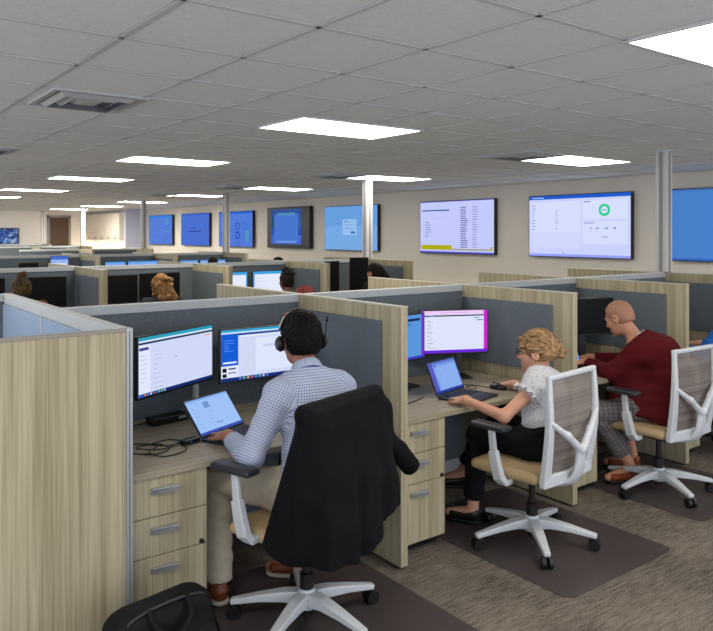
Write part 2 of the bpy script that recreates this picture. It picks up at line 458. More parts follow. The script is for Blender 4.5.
# door in the back wall
d = MB(); d.box(6.93, 7.57, YB - 0.05, YB - 0.005, 0, 2.2, M_DOOR)
door = struct(d.build('door_1', bevel=0.004))
M_FRAME = plain('door_frame_grey', (150, 150, 152), 0.5)
d = MB(); d.box(6.85, 6.93, YB - 0.07, YB, 0, 2.28, M_FRAME); d.box(7.57, 7.65, YB - 0.07, YB, 0, 2.28, M_FRAME); d.box(6.85, 7.65, YB - 0.07, YB, 2.2, 2.28, M_FRAME)
d.build('door_frame', parent=door)
d = MB(); d.cyl((7.5, YB - 0.05, 1.0), (7.5, YB - 0.11, 1.0), 0.014, 0.014, M_METAL, 10); d.tube([(7.5, YB - 0.11, 1.0), (7.38, YB - 0.11, 1.0)], 0.012, M_METAL, 8)
d.build('door_handle', parent=door, smooth=True)

# ------------------------------------------------------------------ ceiling lights, vents
M_DIFF = glow((255, 250, 240), 13.0); M_DIFF2 = glow((255, 250, 241), 44.0)
def ceiling_light(x0, x1, y0, y1, label):
    t = thing('ceiling_light', label, 'ceiling light', ((x0 + x1) / 2, (y0 + y1) / 2, ZC), group='recessed ceiling light panels')
    w, l = (x1 - x0) / 2, (y1 - y0) / 2
    f = MB(); z0 = -0.012
    for a in ((-w, w, -l, -l + 0.02), (-w, w, l - 0.02, l), (-w, -w + 0.02, -l + 0.02, l - 0.02), (w - 0.02, w, -l + 0.02, l - 0.02)):
        f.box(a[0], a[1], a[2], a[3], z0, -0.0005, M_TBAR)
    f.build('frame', parent=t)
    MB().quad((-w + 0.02, -l + 0.02, -0.010), (w - 0.02, -l + 0.02, -0.010), (w - 0.02, l - 0.02, -0.010), (-w + 0.02, l - 0.02, -0.010), M_DIFF if y0 < 16 else M_DIFF2).build('diffuser', parent=t)
    return t
LX = (2.57, 3.63); RX = (5.88, 6.98); FX = (-0.75, 0.31)
lights = [(LX, 1.06, 1.66, 'large bright ceiling panel cut by the top right corner'),
    (LX, 3.96, 4.58, 'bright ceiling panel above the man in the checked shirt, biggest whole one'),
    (LX, 6.95, 7.58, 'bright ceiling panel between the square vent and the big central panel'),
    ((LX[0] + 0.09, LX[1] + 0.09), 10.0, 10.6, 'bright ceiling panel at left, third of the left line of panels'),
    ((LX[0] + 0.13, LX[1] + 0.13), 13.3, 13.92, 'bright ceiling panel at left edge, fourth of the left line'),
    (LX, 16.3, 16.9, 'narrow looking ceiling panel at far left edge above the painting'),
    (RX, 4.36, 5.0, 'bright ceiling panel in front of the screen with the green ring'),
    (RX, 7.42, 8.06, 'bright ceiling panel at the head of the second power pole'),
    (RX, 10.36, 11.0, 'bright ceiling panel above the dark framed screen'),
    ((RX[0] + -0.13, RX[1] + -0.13), 13.3, 13.9, 'bright ceiling panel left of the third power pole'),
    ((RX[0] + 0.15, RX[1] + 0.15), 17.0, 17.6, 'bright ceiling panel at the head of the fourth power pole'),
    ((RX[0] + 0.25, RX[1] + 0.25), 20.3, 20.9, 'small distant ceiling panel in front of the brown door'),
    ((RX[0] + 0.25, RX[1] + 0.25), 23.5, 24.1, 'smallest ceiling panel, close to the far wall'),
    (FX, 1.06, 1.66, 'unseen ceiling panel added over the aisle beside the camera'), (FX, 3.96, 4.58, 'unseen ceiling panel added over the left aisle'),  # column out of view, added for light from beside and behind the camera
    (FX, 6.95, 7.58, 'unseen ceiling panel added over the left aisle, further in'), (FX, 10.0, 10.6, 'unseen ceiling panel added over the left aisle, deep in'),
    (FX, 13.3, 13.9, 'unseen ceiling panel added over the far left aisle'), (FX, 17.0, 17.6, 'unseen ceiling panel added over the far left aisle, near the end'),
    (RX, 1.2, 1.8, 'unseen ceiling panel added over the right aisle'),  # also out of view, added for its light
    (LX, 20.3, 20.9, 'ceiling panel in front of the painting'), (LX, 24.2, 24.8, 'ceiling panel right before the painting wall'),
    (LX, -2.0, -1.4, 'unseen ceiling panel added behind the camera')]  # out of view, added to light the scene from behind
for X, y0, y1, lb in lights: ceiling_light(X[0], X[1], y0, y1, lb)

def vent(x0, x1, y0, y1, label):
    t = thing('ceiling_vent', label, 'ceiling vent', ((x0 + x1) / 2, (y0 + y1) / 2, ZC), group='square ceiling vents')
    w, l = (x1 - x0) / 2, (y1 - y0) / 2
    f = MB()
    for a in ((-w, w, -l, -l + 0.03), (-w, w, l - 0.03, l), (-w, -w + 0.03, -l + 0.03, l - 0.03), (w - 0.03, w, -l + 0.03, l - 0.03)):
        f.box(a[0], a[1], a[2], a[3], -0.014, -0.0005, M_LOUV)
    f.build('frame', parent=t)
    MB().box(-w + 0.03, w - 0.03, -l + 0.03, l - 0.03, -0.004, -0.0005, M_VDARK).build('backing', parent=t)
    for i, s in enumerate((0.80, 0.55, 0.3)):
        v = MB(); a, b = w * s, l * s; e = 0.028; z1 = -0.006; z0 = -0.03 + 0.004 * i
        o_ = [(-a, -b, z1), (a, -b, z1), (a, b, z1), (-a, b, z1)]; n_ = [(-a + e, -b + e, z0), (a - e, -b + e, z0), (a - e, b - e, z0), (-a + e, b - e, z0)]
        for k in range(4): k2 = (k + 1) % 4; v.quad(o_[k], o_[k2], n_[k2], n_[k], M_LOUV)
        if i == 2: v.quad(*n_, M_LOUV)
        v.build('louver', parent=t)
    return t
vent(1.04, 1.55, 3.96, 4.54, 'square metal ceiling vent at upper left, closest to the camera')
vent(1.04, 1.55, 6.96, 7.56, 'metal ceiling vent cut by the left picture edge')
vent(5.3, 5.86, 4.36, 5.0, 'dark ceiling vent touching the panel before the green ring screen')
vent(5.3, 5.86, 7.42, 8.06, 'ceiling vent touching the panel at the second power pole')
vent(5.3, 5.86, 10.36, 11.0, 'ceiling vent touching the panel above the dark framed screen')
vent(5.3, 5.86, 13.3, 13.9, 'ceiling vent beside the panel left of the third pole')

# ------------------------------------------------------------------ power poles
def power_pole(i, label, ztop=ZC):
    x, y = XD[4] - 0.022, ROWS[i] - (0, 0, .14, .40, .15, 0)[i]
    t = thing('power_pole', label, 'pole', (x, y, H + 0.002), group='power poles rising from the partitions')
    p = MB(); p.box(-0.052, 0.052, -0.052, 0.052, 0, ztop - H - 0.002, M_POLE); p.build('shaft', parent=t, bevel=0.004)
    p = MB(); p.box(-0.012, 0.022, -0.0545, -0.0522, 0, ztop - H - 0.012, M_POLE2); p.box(-0.0545, -0.0522, -0.018, 0.018, 0, ztop - H - 0.012, M_POLE2); p.build('channel_cover', parent=t)
    p = MB(); p.box(-0.075, 0.075, -0.075, 0.075, ztop - H - 0.012, ztop - H - 0.003, M_POLE); p.build('ceiling_collar', parent=t)
for i, lb in enumerate(['thick white power pole right of the screen with the green ring', 'white power pole in front of the pale blue login screen',
    'white power pole between the two pairs of far screens', 'white power pole left of the grey return wall', 'thin white power pole right of the brown door', 'thin pole left of the brown door']):
    power_pole(i, lb)

# ------------------------------------------------------------------ partitions
ORD = ['front', 'second', 'third', 'fourth', 'fifth', 'sixth']
def divider(ri, xi, label, front=True, back=True, fabric=True, end_trim=False):
    x1 = XD[xi]; x0 = x1 - 0.045; ys = ROWS[ri]
    y0 = ys - DEPTH if front else ys; y1 = ys + 1.05 if back else ys
    t = thing('divider_panel', label, 'partition', (x0, y0, 0), group=None)
    L = y1 - y0
    m = M_WOOD_V
    p = MB(); p.box(0, 0.045, 0, L, 0.012, H - 0.006, m); p.build('wood_panel', parent=t, bevel=0.002)
    p = MB(); p.box(-0.001, 0.046, -0.001, L + 0.001, H - 0.006, H, plain('wood_edge_band', (188, 180, 158), 0.5)); p.build('top_edge', parent=t)
    p = MB(); p.box(0.004, 0.041, 0.02, L - 0.02, 0, 0.012, M_DARKP); p.build('foot_rail', parent=t)
    if fabric:
        segs = []
        if front: segs.append((0.145, DEPTH - 0.032))
        if back: segs.append((DEPTH + 0.032 if front else 0.032, L - 0.14))
        for a, b in segs:
            for sx in (0, 1):
                f = MB(); f.box(-0.009 if sx == 0 else 0.0452, -0.0002 if sx == 0 else 0.054, a, b, 0.78, 1.208, M_FABRIC); f.build('fabric_panel', parent=t, bevel=0.003)
    return t
def spine(ri, x0, x1, y, label):
    t = thing('spine_panel', label, 'partition', (x0, y, 0))
    w = x1 - x0
    p = MB(); p.box(0, w, -0.022, 0.022, 0.08, H - 0.045, M_FABRIC); p.build('fabric_panel', parent=t)
    p = MB(); p.box(0, w, -0.03, 0.03, H - 0.045, H - 0.001, M_RAIL); p.build('top_rail', parent=t, bevel=0.003)
    p = MB(); p.box(0, w, -0.028, 0.028, 0.0, 0.08, M_RAIL); p.build('base_rail', parent=t)
    return t
G = 0.0015
# front row dividers
divider(0, 1, 'wood divider with grey fabric inset right of the man in the checked shirt')
divider(0, 2, 'wood divider with grey fabric inset right of the woman with the bun')
divider(0, 3, 'wood divider with grey fabric inset right of the man in the maroon jacket')
divider(0, 4, 'wood divider below the thick white power pole at right edge')
for a, b, who in ((0, 1, 'behind the two monitors of the man in the checked shirt'), (1, 2, 'behind the purple glowing monitor of the woman'),
    (2, 3, 'behind the black monitor of the man in maroon'), (3, 4, 'in front of the person in the blue shirt')):
    spine(0, XD[a] + G, XD[b] - 0.045 - G, ROWS[0], 'pale railed grey fabric partition ' + who)
# the wing at left: silver framed, blue grey fabric, with wood front screen
wing = thing('wing_partition', 'silver framed blue grey fabric partition running back behind the wood front panel', 'partition', (XD[0] - 0.05, ROWS[0] - DEPTH, 0))
Lw = 2.05
M_FABRIC_LIT = plain('panel_fabric_lit', (146, 164, 188), 0.95, spec=0.1, noise=0.12, scale=150, bump=0.15)  # panel fabric with cool light from the left put into its colour
p = MB(); p.box(0.006, 0.044, 0.038, Lw, 0.0, H - 0.055, M_RAIL); p.build('core', parent=wing)
p = MB(); p.box(0.0, 0.05, 0.038, Lw, H - 0.055, H, M_RAIL); p.build('top_rail', parent=wing, bevel=0.003)
p = MB(); p.box(0.026, 0.05, 0.0, 0.036, 0.0, H + 0.001, M_TRIM); p.box(0.0355, 0.0395, -0.0015, 0.001, 0, H - 0.01, M_VDARK); p.build('end_post', parent=wing, bevel=0.003)
for a, b in ((0.04, 1.11), (1.135, Lw - 0.03)):
    for sx in (0, 1):
        p = MB(); p.box(-0.004 if sx == 0 else 0.0442, 0.0058 if sx == 0 else 0.05, a, b, 0.1, H - 0.06, M_FABRIC_LIT); p.build('fabric_panel', parent=wing, bevel=0.003)
p = MB(); p.box(-0.005, 0.0055, 1.112, 1.133, 0.0, H - 0.056, M_RAIL); p.box(-0.005, 0.0055, Lw - 0.028, Lw, 0, H - 0.056, M_RAIL); p.build('seam_strip', parent=wing)
fp = thing('front_panel', 'tall pale wood grain panel filling the lower left of the picture', 'partition', (-0.9, ROWS[0] - DEPTH, 0))
p = MB(); p.box(0, 1.868, 0.002, 0.034, 0.012, H - 0.012, M_WOOD_V); p.build('wood_panel', parent=fp, bevel=0.002)
p = MB(); p.box(0, 1.868, -0.001, 0.037, H - 0.012, H - 0.002, plain('front_cap', (150, 140, 128), 0.5)); p.build('top_edge', parent=fp)
p = MB(); p.box(0, 1.868, 0.002, 0.034, 0, 0.012, M_DARKP); p.build('foot_rail', parent=fp)
spine(0, -0.9, XD[0] - 0.05 - G, ROWS[0] - DEPTH + Lw - 0.04, 'blue grey partition at left edge behind the tall wood panel')

# further rows
names = {1: [(0, 1, 'second row grey partition behind the person with the dark topknot'), (1, 2, 'second row grey partition behind the curly haired person'),
             (2, 3, 'second row grey partition behind the two bright blue framed monitors'), (3, 4, 'second row grey partition behind the two tilted black monitors')],
         2: [(1, 2, 'third row grey partition, leftmost one'), (2, 3, 'third row grey partition in the middle, two bright screens before it'), (3, 4, 'third row grey partition, rightmost one below the third pole')],
         3: [(2, 3, 'fourth row grey partition, left one'), (3, 4, 'fourth row grey partition, right one below the fourth pole')],
         4: [(2, 3, 'fifth row grey partition, left one'), (3, 4, 'fifth row grey partition, right one')],
         5: [(3, 4, 'farthest grey partition below the brown door')]}
for ri, lst in names.items():
    for a, b, lb in lst: spine(ri, XD[a] + G, XD[b] - 0.045 - G, ROWS[ri], lb)
dn = {1: {1: 'second row wood divider left of the curly haired person', 2: 'second row wood divider right of the curly haired person',
          3: 'second row wood divider left of the tilted black monitors', 4: 'second row wood divider below the second power pole'},
      2: {2: 'third row wood divider, left one', 3: 'third row wood divider, middle one', 4: 'third row wood divider below the third power pole'},
      3: {3: 'fourth row wood divider, left one', 4: 'fourth row wood divider below the fourth power pole'},
      4: {3: 'fifth row wood divider, left one', 4: 'fifth row wood divider at the foot of the fifth pole'},
      5: {4: 'farthest wood divider at the foot of the last pole'}}
for ri, dd in dn.items():
    for xi, lb in dd.items(): divider(ri, xi, lb)

# ------------------------------------------------------------------ desks and pedestals
def worktop(x0, x1, ys, label, facing=1):
    t = thing('worktop', label, 'desk', (x0, ys, 0))
    w = x1 - x0
    ya, yb = (-DD - 0.012, -0.034) if facing > 0 else (0.034, DD)
    p = MB(); p.box(0, w, ya, yb, DESK - 0.028, DESK, M_WOOD_X); p.build('top', parent=t, bevel=0.004)
    for px in (0.42, w - 0.05):
        p = MB(); p.box(px, px + 0.03, yb - 0.42 if facing > 0 else ya + 0.02, yb - 0.02 if facing > 0 else ya + 0.42, DESK - 0.10, DESK - 0.0285, M_DARKP); p.build('bracket', parent=t)
    p = MB(); lx = w - 0.05; p.box(lx, lx + 0.03, (ya + yb) / 2 - 0.03, (ya + yb) / 2 + 0.03, 0, DESK - 0.1005, M_DARKP); p.build('leg', parent=t)
    return t
def pedestal(x0, ys, label, w=0.355):
    t = thing('drawer_pedestal', label, 'drawer cabinet', (x0, ys - DD, 0), group='three drawer pedestals under the desks')
    D = 0.55; zt = DESK - 0.030
    p = MB(); p.box(0, w, 0.022, D, 0.045, zt, M_WOOD_V); p.build('carcass', parent=t, bevel=0.002)
    p = MB(); p.box(0.015, w - 0.015, 0.05, D - 0.02, 0.0, 0.045, M_BLACKP); p.build('plinth', parent=t)
    for z0, z1 in ((0.514, zt), (0.357, 0.511), (0.05, 0.354)):
        dz = MB(); dz.box(0.002, w - 0.002, 0, 0.0205, z0, z1, M_WOOD_V); dr = dz.build('drawer', parent=t, bevel=0.0025)
        hz = z1 - 0.052
        hd = MB(); hx = w * 0.46
        hd.hexa([(hx - 0.055, -0.006, hz - 0.014), (hx + 0.055, -0.026, hz - 0.012), (hx + 0.055, -0.001, hz - 0.012), (hx - 0.055, -0.001, hz - 0.014)],
                [(hx - 0.055, -0.016, hz + 0.012), (hx + 0.055, -0.030, hz + 0.012), (hx + 0.055, -0.001, hz + 0.014), (hx - 0.055, -0.001, hz + 0.014)], M_METAL)
        hd.build('handle', parent=dr, bevel=0.002)
    lk = MB(); lk.cyl((w - 0.028, 0, 0.368), (w - 0.028, -0.012, 0.368), 0.010, 0.009, M_BLACKP, 14); lk.build('lock', parent=t, smooth=False)
    return t
bays = [(0, 1), (1, 2), (2, 3), (3, 4)]
who = ['of the man in the checked shirt', 'of the woman with the bun', 'of the man in the maroon jacket', 'of the person in the blue shirt']
for (a, b), w_ in zip(bays, who):
    worktop(XD[a] + 0.002, XD[b] - 0.045 - 0.011, ROWS[0], 'pale wood grain worktop ' + w_)
    pedestal(XD[a] + 0.002, ROWS[0], 'three drawer wood pedestal under the desk ' + w_)
for (a, b), w_ in zip(bays, ['of the person with the topknot', 'of the curly haired person', 'of the person before the bright blue framed monitors', 'of the person before the tilted black monitors']):
    worktop(XD[a] + 0.011, XD[b] - 0.045 - 0.011, ROWS[1], 'wood worktop in the second row ' + w_)

# ------------------------------------------------------------------ screens
def screen_part(name, parent, w, h, bg, ui, bezel=0.0, y=0.0, k=1.0):
    """picture in local coords: x right, z up, facing -Y, centred at origin"""
    p = MB(); p.quad((-w / 2, y, -h / 2), (w / 2, y, -h / 2), (w / 2, y, h / 2), (-w / 2, y, h / 2), bg if not isinstance(bg, tuple) else glow(bg, k))
    for i, (x0, y0, x1, y1, col) in enumerate(ui):
        yy = y - 0.0004 - 0.00002 * i
        p.quad((-w / 2 + x0 * w, yy, h / 2 - y1 * h), (-w / 2 + x1 * w, yy, h / 2 - y1 * h), (-w / 2 + x1 * w, yy, h / 2 - y0 * h), (-w / 2 + x0 * w, yy, h / 2 - y0 * h), glow(col, k))
    me = p; o = bpy.data.objects.new(name, bpy.data.meshes.new(name))
    o.data.from_pydata([tuple(v) for v in p.v], [], p.f)
    for m in p.mats: o.data.materials.append(m)
    o.data.polygons.foreach_set('material_index', p.m); o.data.update()
    C.objects.link(o); o.parent = parent
    return o
def lines(x0, x1, y0, y1, n, col, th=0.012, seed=1, minl=0.4):
    r = random.Random(seed); out = []
    for i in range(n):
        y = y0 + (y1 - y0) * i / max(1, n - 1); out.append((x0, y, x0 + (x1 - x0) * r.uniform(minl, 1), y + th, col))
    return out
def ring(cx, cy, rx, ry, th, col, n=20):
    out = []
    for k in range(n):
        a = 2 * PI * k / n; out.append((cx + rx * math.cos(a) - th * rx, cy + ry * math.sin(a) - th * ry, cx + rx * math.cos(a) + th * rx, cy + ry * math.sin(a) + th * ry, col))
    return out

def wall_tv(yc, w, h, zc, label, bg, ui, thick=0.06, bez=0.012, cat='television', pic=None):
    t = thing('wall_screen', label, cat, (XW - 0.004, yc, zc), -PI / 2, 'large screens mounted on the long wall')
    # local: facing -Y after rotation -90 => world -X ; thickness along +Y is towards wall
    p = MB(); p.box(-w / 2, w / 2, -thick - 0.02, -0.02, -h / 2, h / 2, M_BLACKP); p.build('housing', parent=t, bevel=0.004)
    p = MB(); p.box(-0.2, 0.2, -0.02, 0.0, -0.15, 0.15, M_DARKP); p.build('wall_mount', parent=t)
    pw, ph, px, pz = pic if pic else (w - 2 * bez, h - 2 * bez, 0, 0)
    s = screen_part('screen', t, pw, ph, bg, ui, y=0.0); s.location = (px, -thick - 0.0215, pz)
    return t
B1 = (198, 205, 250)
ui1 = [(0.02, 0.85, 0.45, 0.94, (176, 172, 20)), (0.45, 0.915, 0.985, 0.94, (160, 158, 90)), (0.96, 0.87, 0.985, 0.94, (176, 172, 20)), (0.03, 0.16, 0.42, 0.185, (70, 96, 170)), (0.05, 0.32, 0.40, 0.324, (170, 178, 225)),
       (0.0, 0.97, 1, 1, (90, 90, 200)), (0, 0, 1, 0.012, (110, 110, 210))]
ui1 += lines(0.07, 0.19, 0.40, 0.68, 7, (120, 132, 190), 0.014, 3) + lines(0.57, 0.67, 0.12, 0.87, 19, (96, 104, 165), 0.018, 4, 0.7) + lines(0.73, 0.80, 0.12, 0.87, 17, (130, 138, 200), 0.014, 5, 0.7)
wall_tv(8.77, 1.755, 0.905, 1.752, 'wall screen showing a list page with yellow footer bar', (196, 203, 250), ui1)
ui2 = [(0, 0, 1, 0.055, (30, 92, 205)), (0.03, 0.018, 0.16, 0.036, (150, 190, 250)), (0.02, 0.10, 0.54, 0.60, (215, 222, 254)), (0.02, 0.61, 0.54, 0.86, (208, 216, 253)), (0.555, 0.09, 0.975, 0.40, (216, 224, 255)), (0.555, 0.43, 0.975, 0.79, (214, 222, 254)), (0, 0.96, 1, 1, (150, 160, 246))]
ui2 += ring(0.765, 0.255, 0.043, 0.077, 0.22, (40, 205, 140), 28) + [(0.745, 0.245, 0.785, 0.265, (120, 190, 190))]
ui2 += lines(0.03, 0.08, 0.15, 0.55, 9, (120, 136, 200), 0.012, 6) + lines(0.28, 0.33, 0.24, 0.54, 8, (150, 164, 220), 0.010, 7) + [(0.57, 0.11, 0.63, 0.125, (110, 120, 180)), (0.57, 0.45, 0.67, 0.462, (110, 120, 180)),
      (0.63, 0.53, 0.645, 0.55, (110, 120, 190)), (0.69, 0.53, 0.71, 0.55, (90, 110, 180)), (0.77, 0.53, 0.80, 0.55, (70, 150, 190)), (0.85, 0.53, 0.868, 0.55, (60, 60, 90)), (0.74, 0.67, 0.80, 0.683, (130, 140, 195)), (0.35, 0.935, 0.37, 0.95, (140, 150, 220))]
wall_tv(6.35, 1.715, 0.905, 1.752, 'wall screen showing a dashboard with a green ring', (202, 211, 253), ui2)
wall_tv(4.08, 1.74, 0.905, 1.752, 'plain blue wall screen cut by the right picture edge', (74, 128, 200), [(0.35, 0.58, 0.47, 0.605, (190, 215, 245)), (0.49, 0.58, 0.60, 0.605, (190, 215, 245)), (0, 0.0, 1, 0.03, (66, 112, 184)), (0, 0.97, 1, 1, (52, 100, 190))])
ui4 = [(0, 0, 1, 0.04, (60, 130, 215)), (0, 0.0, 1, 0.45, (104, 158, 222)), (0.36, 0.30, 0.63, 0.66, (150, 190, 236)), (0.40, 0.34, 0.46, 0.36, (70, 100, 160)), (0.40, 0.42, 0.55, 0.44, (120, 160, 215)), (0.40, 0.50, 0.55, 0.52, (120, 160, 215)), (0.52, 0.58, 0.60, 0.62, (40, 90, 190))]
wall_tv(11.74, 1.79, 0.905, 1.752, 'pale blue wall screen with a small login box, behind a pole', (118, 168, 226), ui4)
ui5 = [(0, 0.75, 1, 1, (70, 104, 200)), (0, 0, 1, 0.22, (52, 84, 150)), (0.0, 0.22, 0.2, 0.55, (40, 84, 110)), (0.8, 0.22, 1, 0.55, (56, 96, 150)), (0.1, 0.14, 0.9, 0.9, (74, 118, 206)), (0.2, 0.10, 0.8, 0.18, (84, 140, 190)), (0.15, 0.9, 0.85, 0.96, (110, 150, 226))]
wall_tv(14.06, 1.80, 0.93, 1.775, 'dark wide framed wall screen with a round blue picture', (46, 84, 170), ui5, thick=0.09, pic=(1.28, 0.79, -0.06, 0.02))
ui6 = [(0, 0, 1, 0.06, (40, 96, 200))] + ring(0.58, 0.42, 0.055, 0.09, 0.2, (30, 90, 190), 16) + ring(0.80, 0.40, 0.055, 0.09, 0.2, (40, 120, 210), 16) + ring(0.58, 0.68, 0.055, 0.09, 0.25, (30, 80, 190), 16) + ring(0.58, 0.93, 0.055, 0.06, 0.2, (40, 100, 200), 16) + [(0.80, 0.55, 0.90, 0.85, (80, 150, 190)), (0.0, 0.3, 0.45, 0.31, (120, 150, 225))]
wall_tv(16.62, 1.82, 0.905, 1.752, 'blue wall screen with several small rings, behind the third pole', (84, 122, 214), ui6)
ui7 = [(0.44, 0.42, 0.50, 0.47, (40, 64, 150)), (0.28, 0.54, 0.72, 0.575, (48, 72, 160)), (0, 0, 1, 0.04, (60, 100, 200))]
wall_tv(19.02, 1.84, 0.905, 1.752, 'blue wall screen with one short line of writing in its middle', (76, 112, 208), ui7)
ui8 = [(0, 0, 1, 0.08, (50, 130, 220))] + ring(0.78, 0.22, 0.05, 0.09, 0.2, (90, 170, 200), 14) + [(0.65, 0.55, 0.95, 0.57, (90, 160, 190)), (0.05, 0.6, 0.6, 0.61, (120, 150, 225))]
wall_tv(21.50, 1.84, 0.905, 1.752, 'farthest blue wall screen, at the corner of the room', (88, 126, 216), ui8)

def monitor(c, yaw, w, h, label, bg, ui, mount='arm', desk_z=DESK, base=None, glow_k=1.0, mx=0.0):
    """c: centre of picture; yaw 0 faces -Y"""
    t = thing('monitor', label, 'monitor', (c[0], c[1], desk_z), yaw)
    zc = c[2] - desk_z
    p = MB(); p.box(-w / 2 - 0.006, w / 2 + 0.006, 0.0, 0.022, zc - h / 2 - 0.012, zc + h / 2 + 0.006, M_BLACKP); p.box(-w * 0.3, w * 0.3, 0.022, 0.04, zc - h * 0.3, zc + h * 0.3, M_BLACKP)
    p.build('housing', parent=t, bevel=0.003)
    s = screen_part('screen', t, w, h, bg, ui, y=0.0, k=glow_k); s.location = (0, -0.0012, zc)
    if mount == 'arm':
        p = MB(); p.cyl((mx, 0.078, 0), (mx, 0.078, zc + 0.03), 0.017, 0.017, M_RAIL, 12); p.tube([(mx, 0.078, zc), (mx * .5, 0.055, zc), (0, 0.036, zc)], 0.014, M_BLACKP, 8); p.cyl((mx, 0.078, 0.0), (mx, 0.078, 0.012), 0.04, 0.04, M_BLACKP, 16)
        p.build('arm', parent=t, smooth=True)
    else:
        p = MB(); p.box(-0.03, 0.03, 0.045, 0.062, 0.012, zc, M_BLACKP); p.box(-0.04, 0.04, 0.038, 0.047, zc - 0.05, zc + 0.05, M_BLACKP); p.build('stand', parent=t, bevel=0.003)
        p = MB(); p.box(-0.11, 0.11, -0.06, 0.11, 0.0, 0.011, M_BLACKP); p.build('base', parent=t, bevel=0.004)
    return t
LT = (208, 217, 248)
def ui_page(seed, side=True):
    u = [(0, 0, 1, 0.055, (40, 160, 190)), (0, 0.055, 1, 0.085, (215, 230, 250)), (0.0, 0.085, 1, 0.12, (40, 58, 96)), (0, 0.945, 1, 1, (22, 44, 110)), (0.0, 0.945, 0.06, 1, (40, 90, 190))]
    u += [(0.07 + 0.035 * i, 0.957, 0.09 + 0.035 * i, 0.99, c_) for i, c_ in enumerate([(230, 150, 60), (90, 150, 220), (220, 220, 230), (210, 70, 70), (70, 140, 210), (100, 190, 230), (120, 200, 120), (200, 200, 240)])]
    u += [(0.0, 0.13, 0.14, 0.94, (226, 232, 252)), (0.005, 0.17, 0.12, 0.22, (70, 70, 150)), (0.88, 0.15, 0.97, 0.17, (235, 170, 90))]
    u += lines(0.02, 0.11, 0.30, 0.75, 7, (150, 165, 215), 0.008, seed) + lines(0.18, 0.32, 0.25, 0.88, 9, (160, 175, 222), 0.008, seed + 1, 0.3) + [(0.17, 0.2, 0.9, 0.203, (185, 196, 232)), (0.44, 0.42, 0.49, 0.435, (150, 160, 215))]
    return u
mA, mB = Vector((1.208, 3.225)), Vector((1.69, 3.47))
dv = mB - mA; yawL = math.atan2(dv.y, dv.x)
monitor(((mA.x + mB.x) / 2, (mA.y + mB.y) / 2, 1.037), yawL, dv.length, 0.272, 'lit monitor angled at left beside the wood panel, white page on screen', LT, ui_page(11), 'arm', mx=0.235)
ui_m2 = [(0, 0, 1, 0.045, (50, 170, 215)), (0.0, 0.045, 1, 0.075, (205, 228, 250)), (0, 0.075, 0.19, 0.70, (24, 92, 214)), (0, 0.70, 0.19, 0.93, (226, 232, 248)), (0.015, 0.74, 0.06, 0.82, (20, 24, 40)), (0.015, 0.85, 0.06, 0.92, (20, 24, 40)), (0.08, 0.745, 0.16, 0.775, (60, 70, 100)), (0.08, 0.83, 0.165, 0.85, (60, 70, 100)),
         (0.02, 0.62, 0.17, 0.655, (225, 236, 255)), (0.19, 0.075, 1, 0.115, (34, 62, 150)), (0.20, 0.12, 1, 0.155, (226, 232, 250)), (0.25, 0.20, 0.39, 0.86, (206, 216, 240)), (0.39, 0.20, 0.95, 0.86, (222, 230, 252)), (0.48, 0.34, 0.72, 0.385, (200, 208, 232)), (0, 0.935, 1, 1, (26, 48, 122))]
ui_m2 += lines(0.03, 0.15, 0.2, 0.4, 5, (90, 150, 245), 0.012, 2) + [(0.2 + 0.045 * i, 0.95, 0.225 + 0.045 * i, 0.985, c_) for i, c_ in enumerate([(70, 140, 220), (120, 190, 120), (220, 190, 90), (230, 90, 80), (80, 150, 230), (90, 190, 220), (200, 200, 230), (90, 120, 220)])]
monitor((1.982, 3.43, 1.010), 0.0, 0.52, 0.266, 'lit monitor in front of the headset man, blue column on its left', LT, ui_m2, 'arm', mx=0.14)
# woman's monitors (unprojected from the photograph)
ui_w = [(0, 0, 1, 0.09, (236, 205, 246)), (0, 0.0, 0.045, 1, (176, 40, 220)), (0.945, 0, 1, 1, (205, 40, 205)), (0, 0.93, 1, 1, (110, 40, 220)), (0.045, 0.105, 0.945, 0.135, (34, 34, 60)), (0.05, 0.135, 0.94, 0.93, (222, 228, 252)), (0.12, 0.11, 0.19, 0.13, (70, 150, 200)), (0.80, 0.17, 0.87, 0.19, (60, 150, 190)), (0.84, 0.225, 0.93, 0.245, (60, 100, 180)), (0.3, 0.04, 0.7, 0.055, (200, 170, 230))]
ui_w += lines(0.09, 0.17, 0.24, 0.85, 8, (150, 120, 150), 0.012, 9) + lines(0.12, 0.2, 0.27, 0.88, 6, (160, 170, 215), 0.009, 10)
monitor((3.40, 3.42, 1.005), -0.42, 0.46, 0.275, 'purple edged lit monitor in front of the woman', (226, 224, 252), ui_w, 'stand')
monitor((2.925, 3.40, 1.0), 0.16, 0.45, 0.275, 'lit monitor half hidden behind the divider, left of the purple edged one', (90, 150, 220), [(0.0, 0.08, 0.9, 0.14, (30, 50, 90)), (0.93, 0, 1, 1, (120, 50, 200)), (0.1, 0.2, 0.7, 0.22, (40, 60, 110)), (0, 0.94, 1, 1, (60, 60, 190))], 'stand')
monitor((4.70, 3.34, 1.02), -0.42, 0.46, 0.265, 'black switched off monitor in front of the man in maroon', M_OFF, [], 'stand')
monitor((5.45, 3.42, 1.02), 0.0, 0.5, 0.29, 'switched off monitor in front of the person in the blue shirt', M_OFF, [], 'stand')

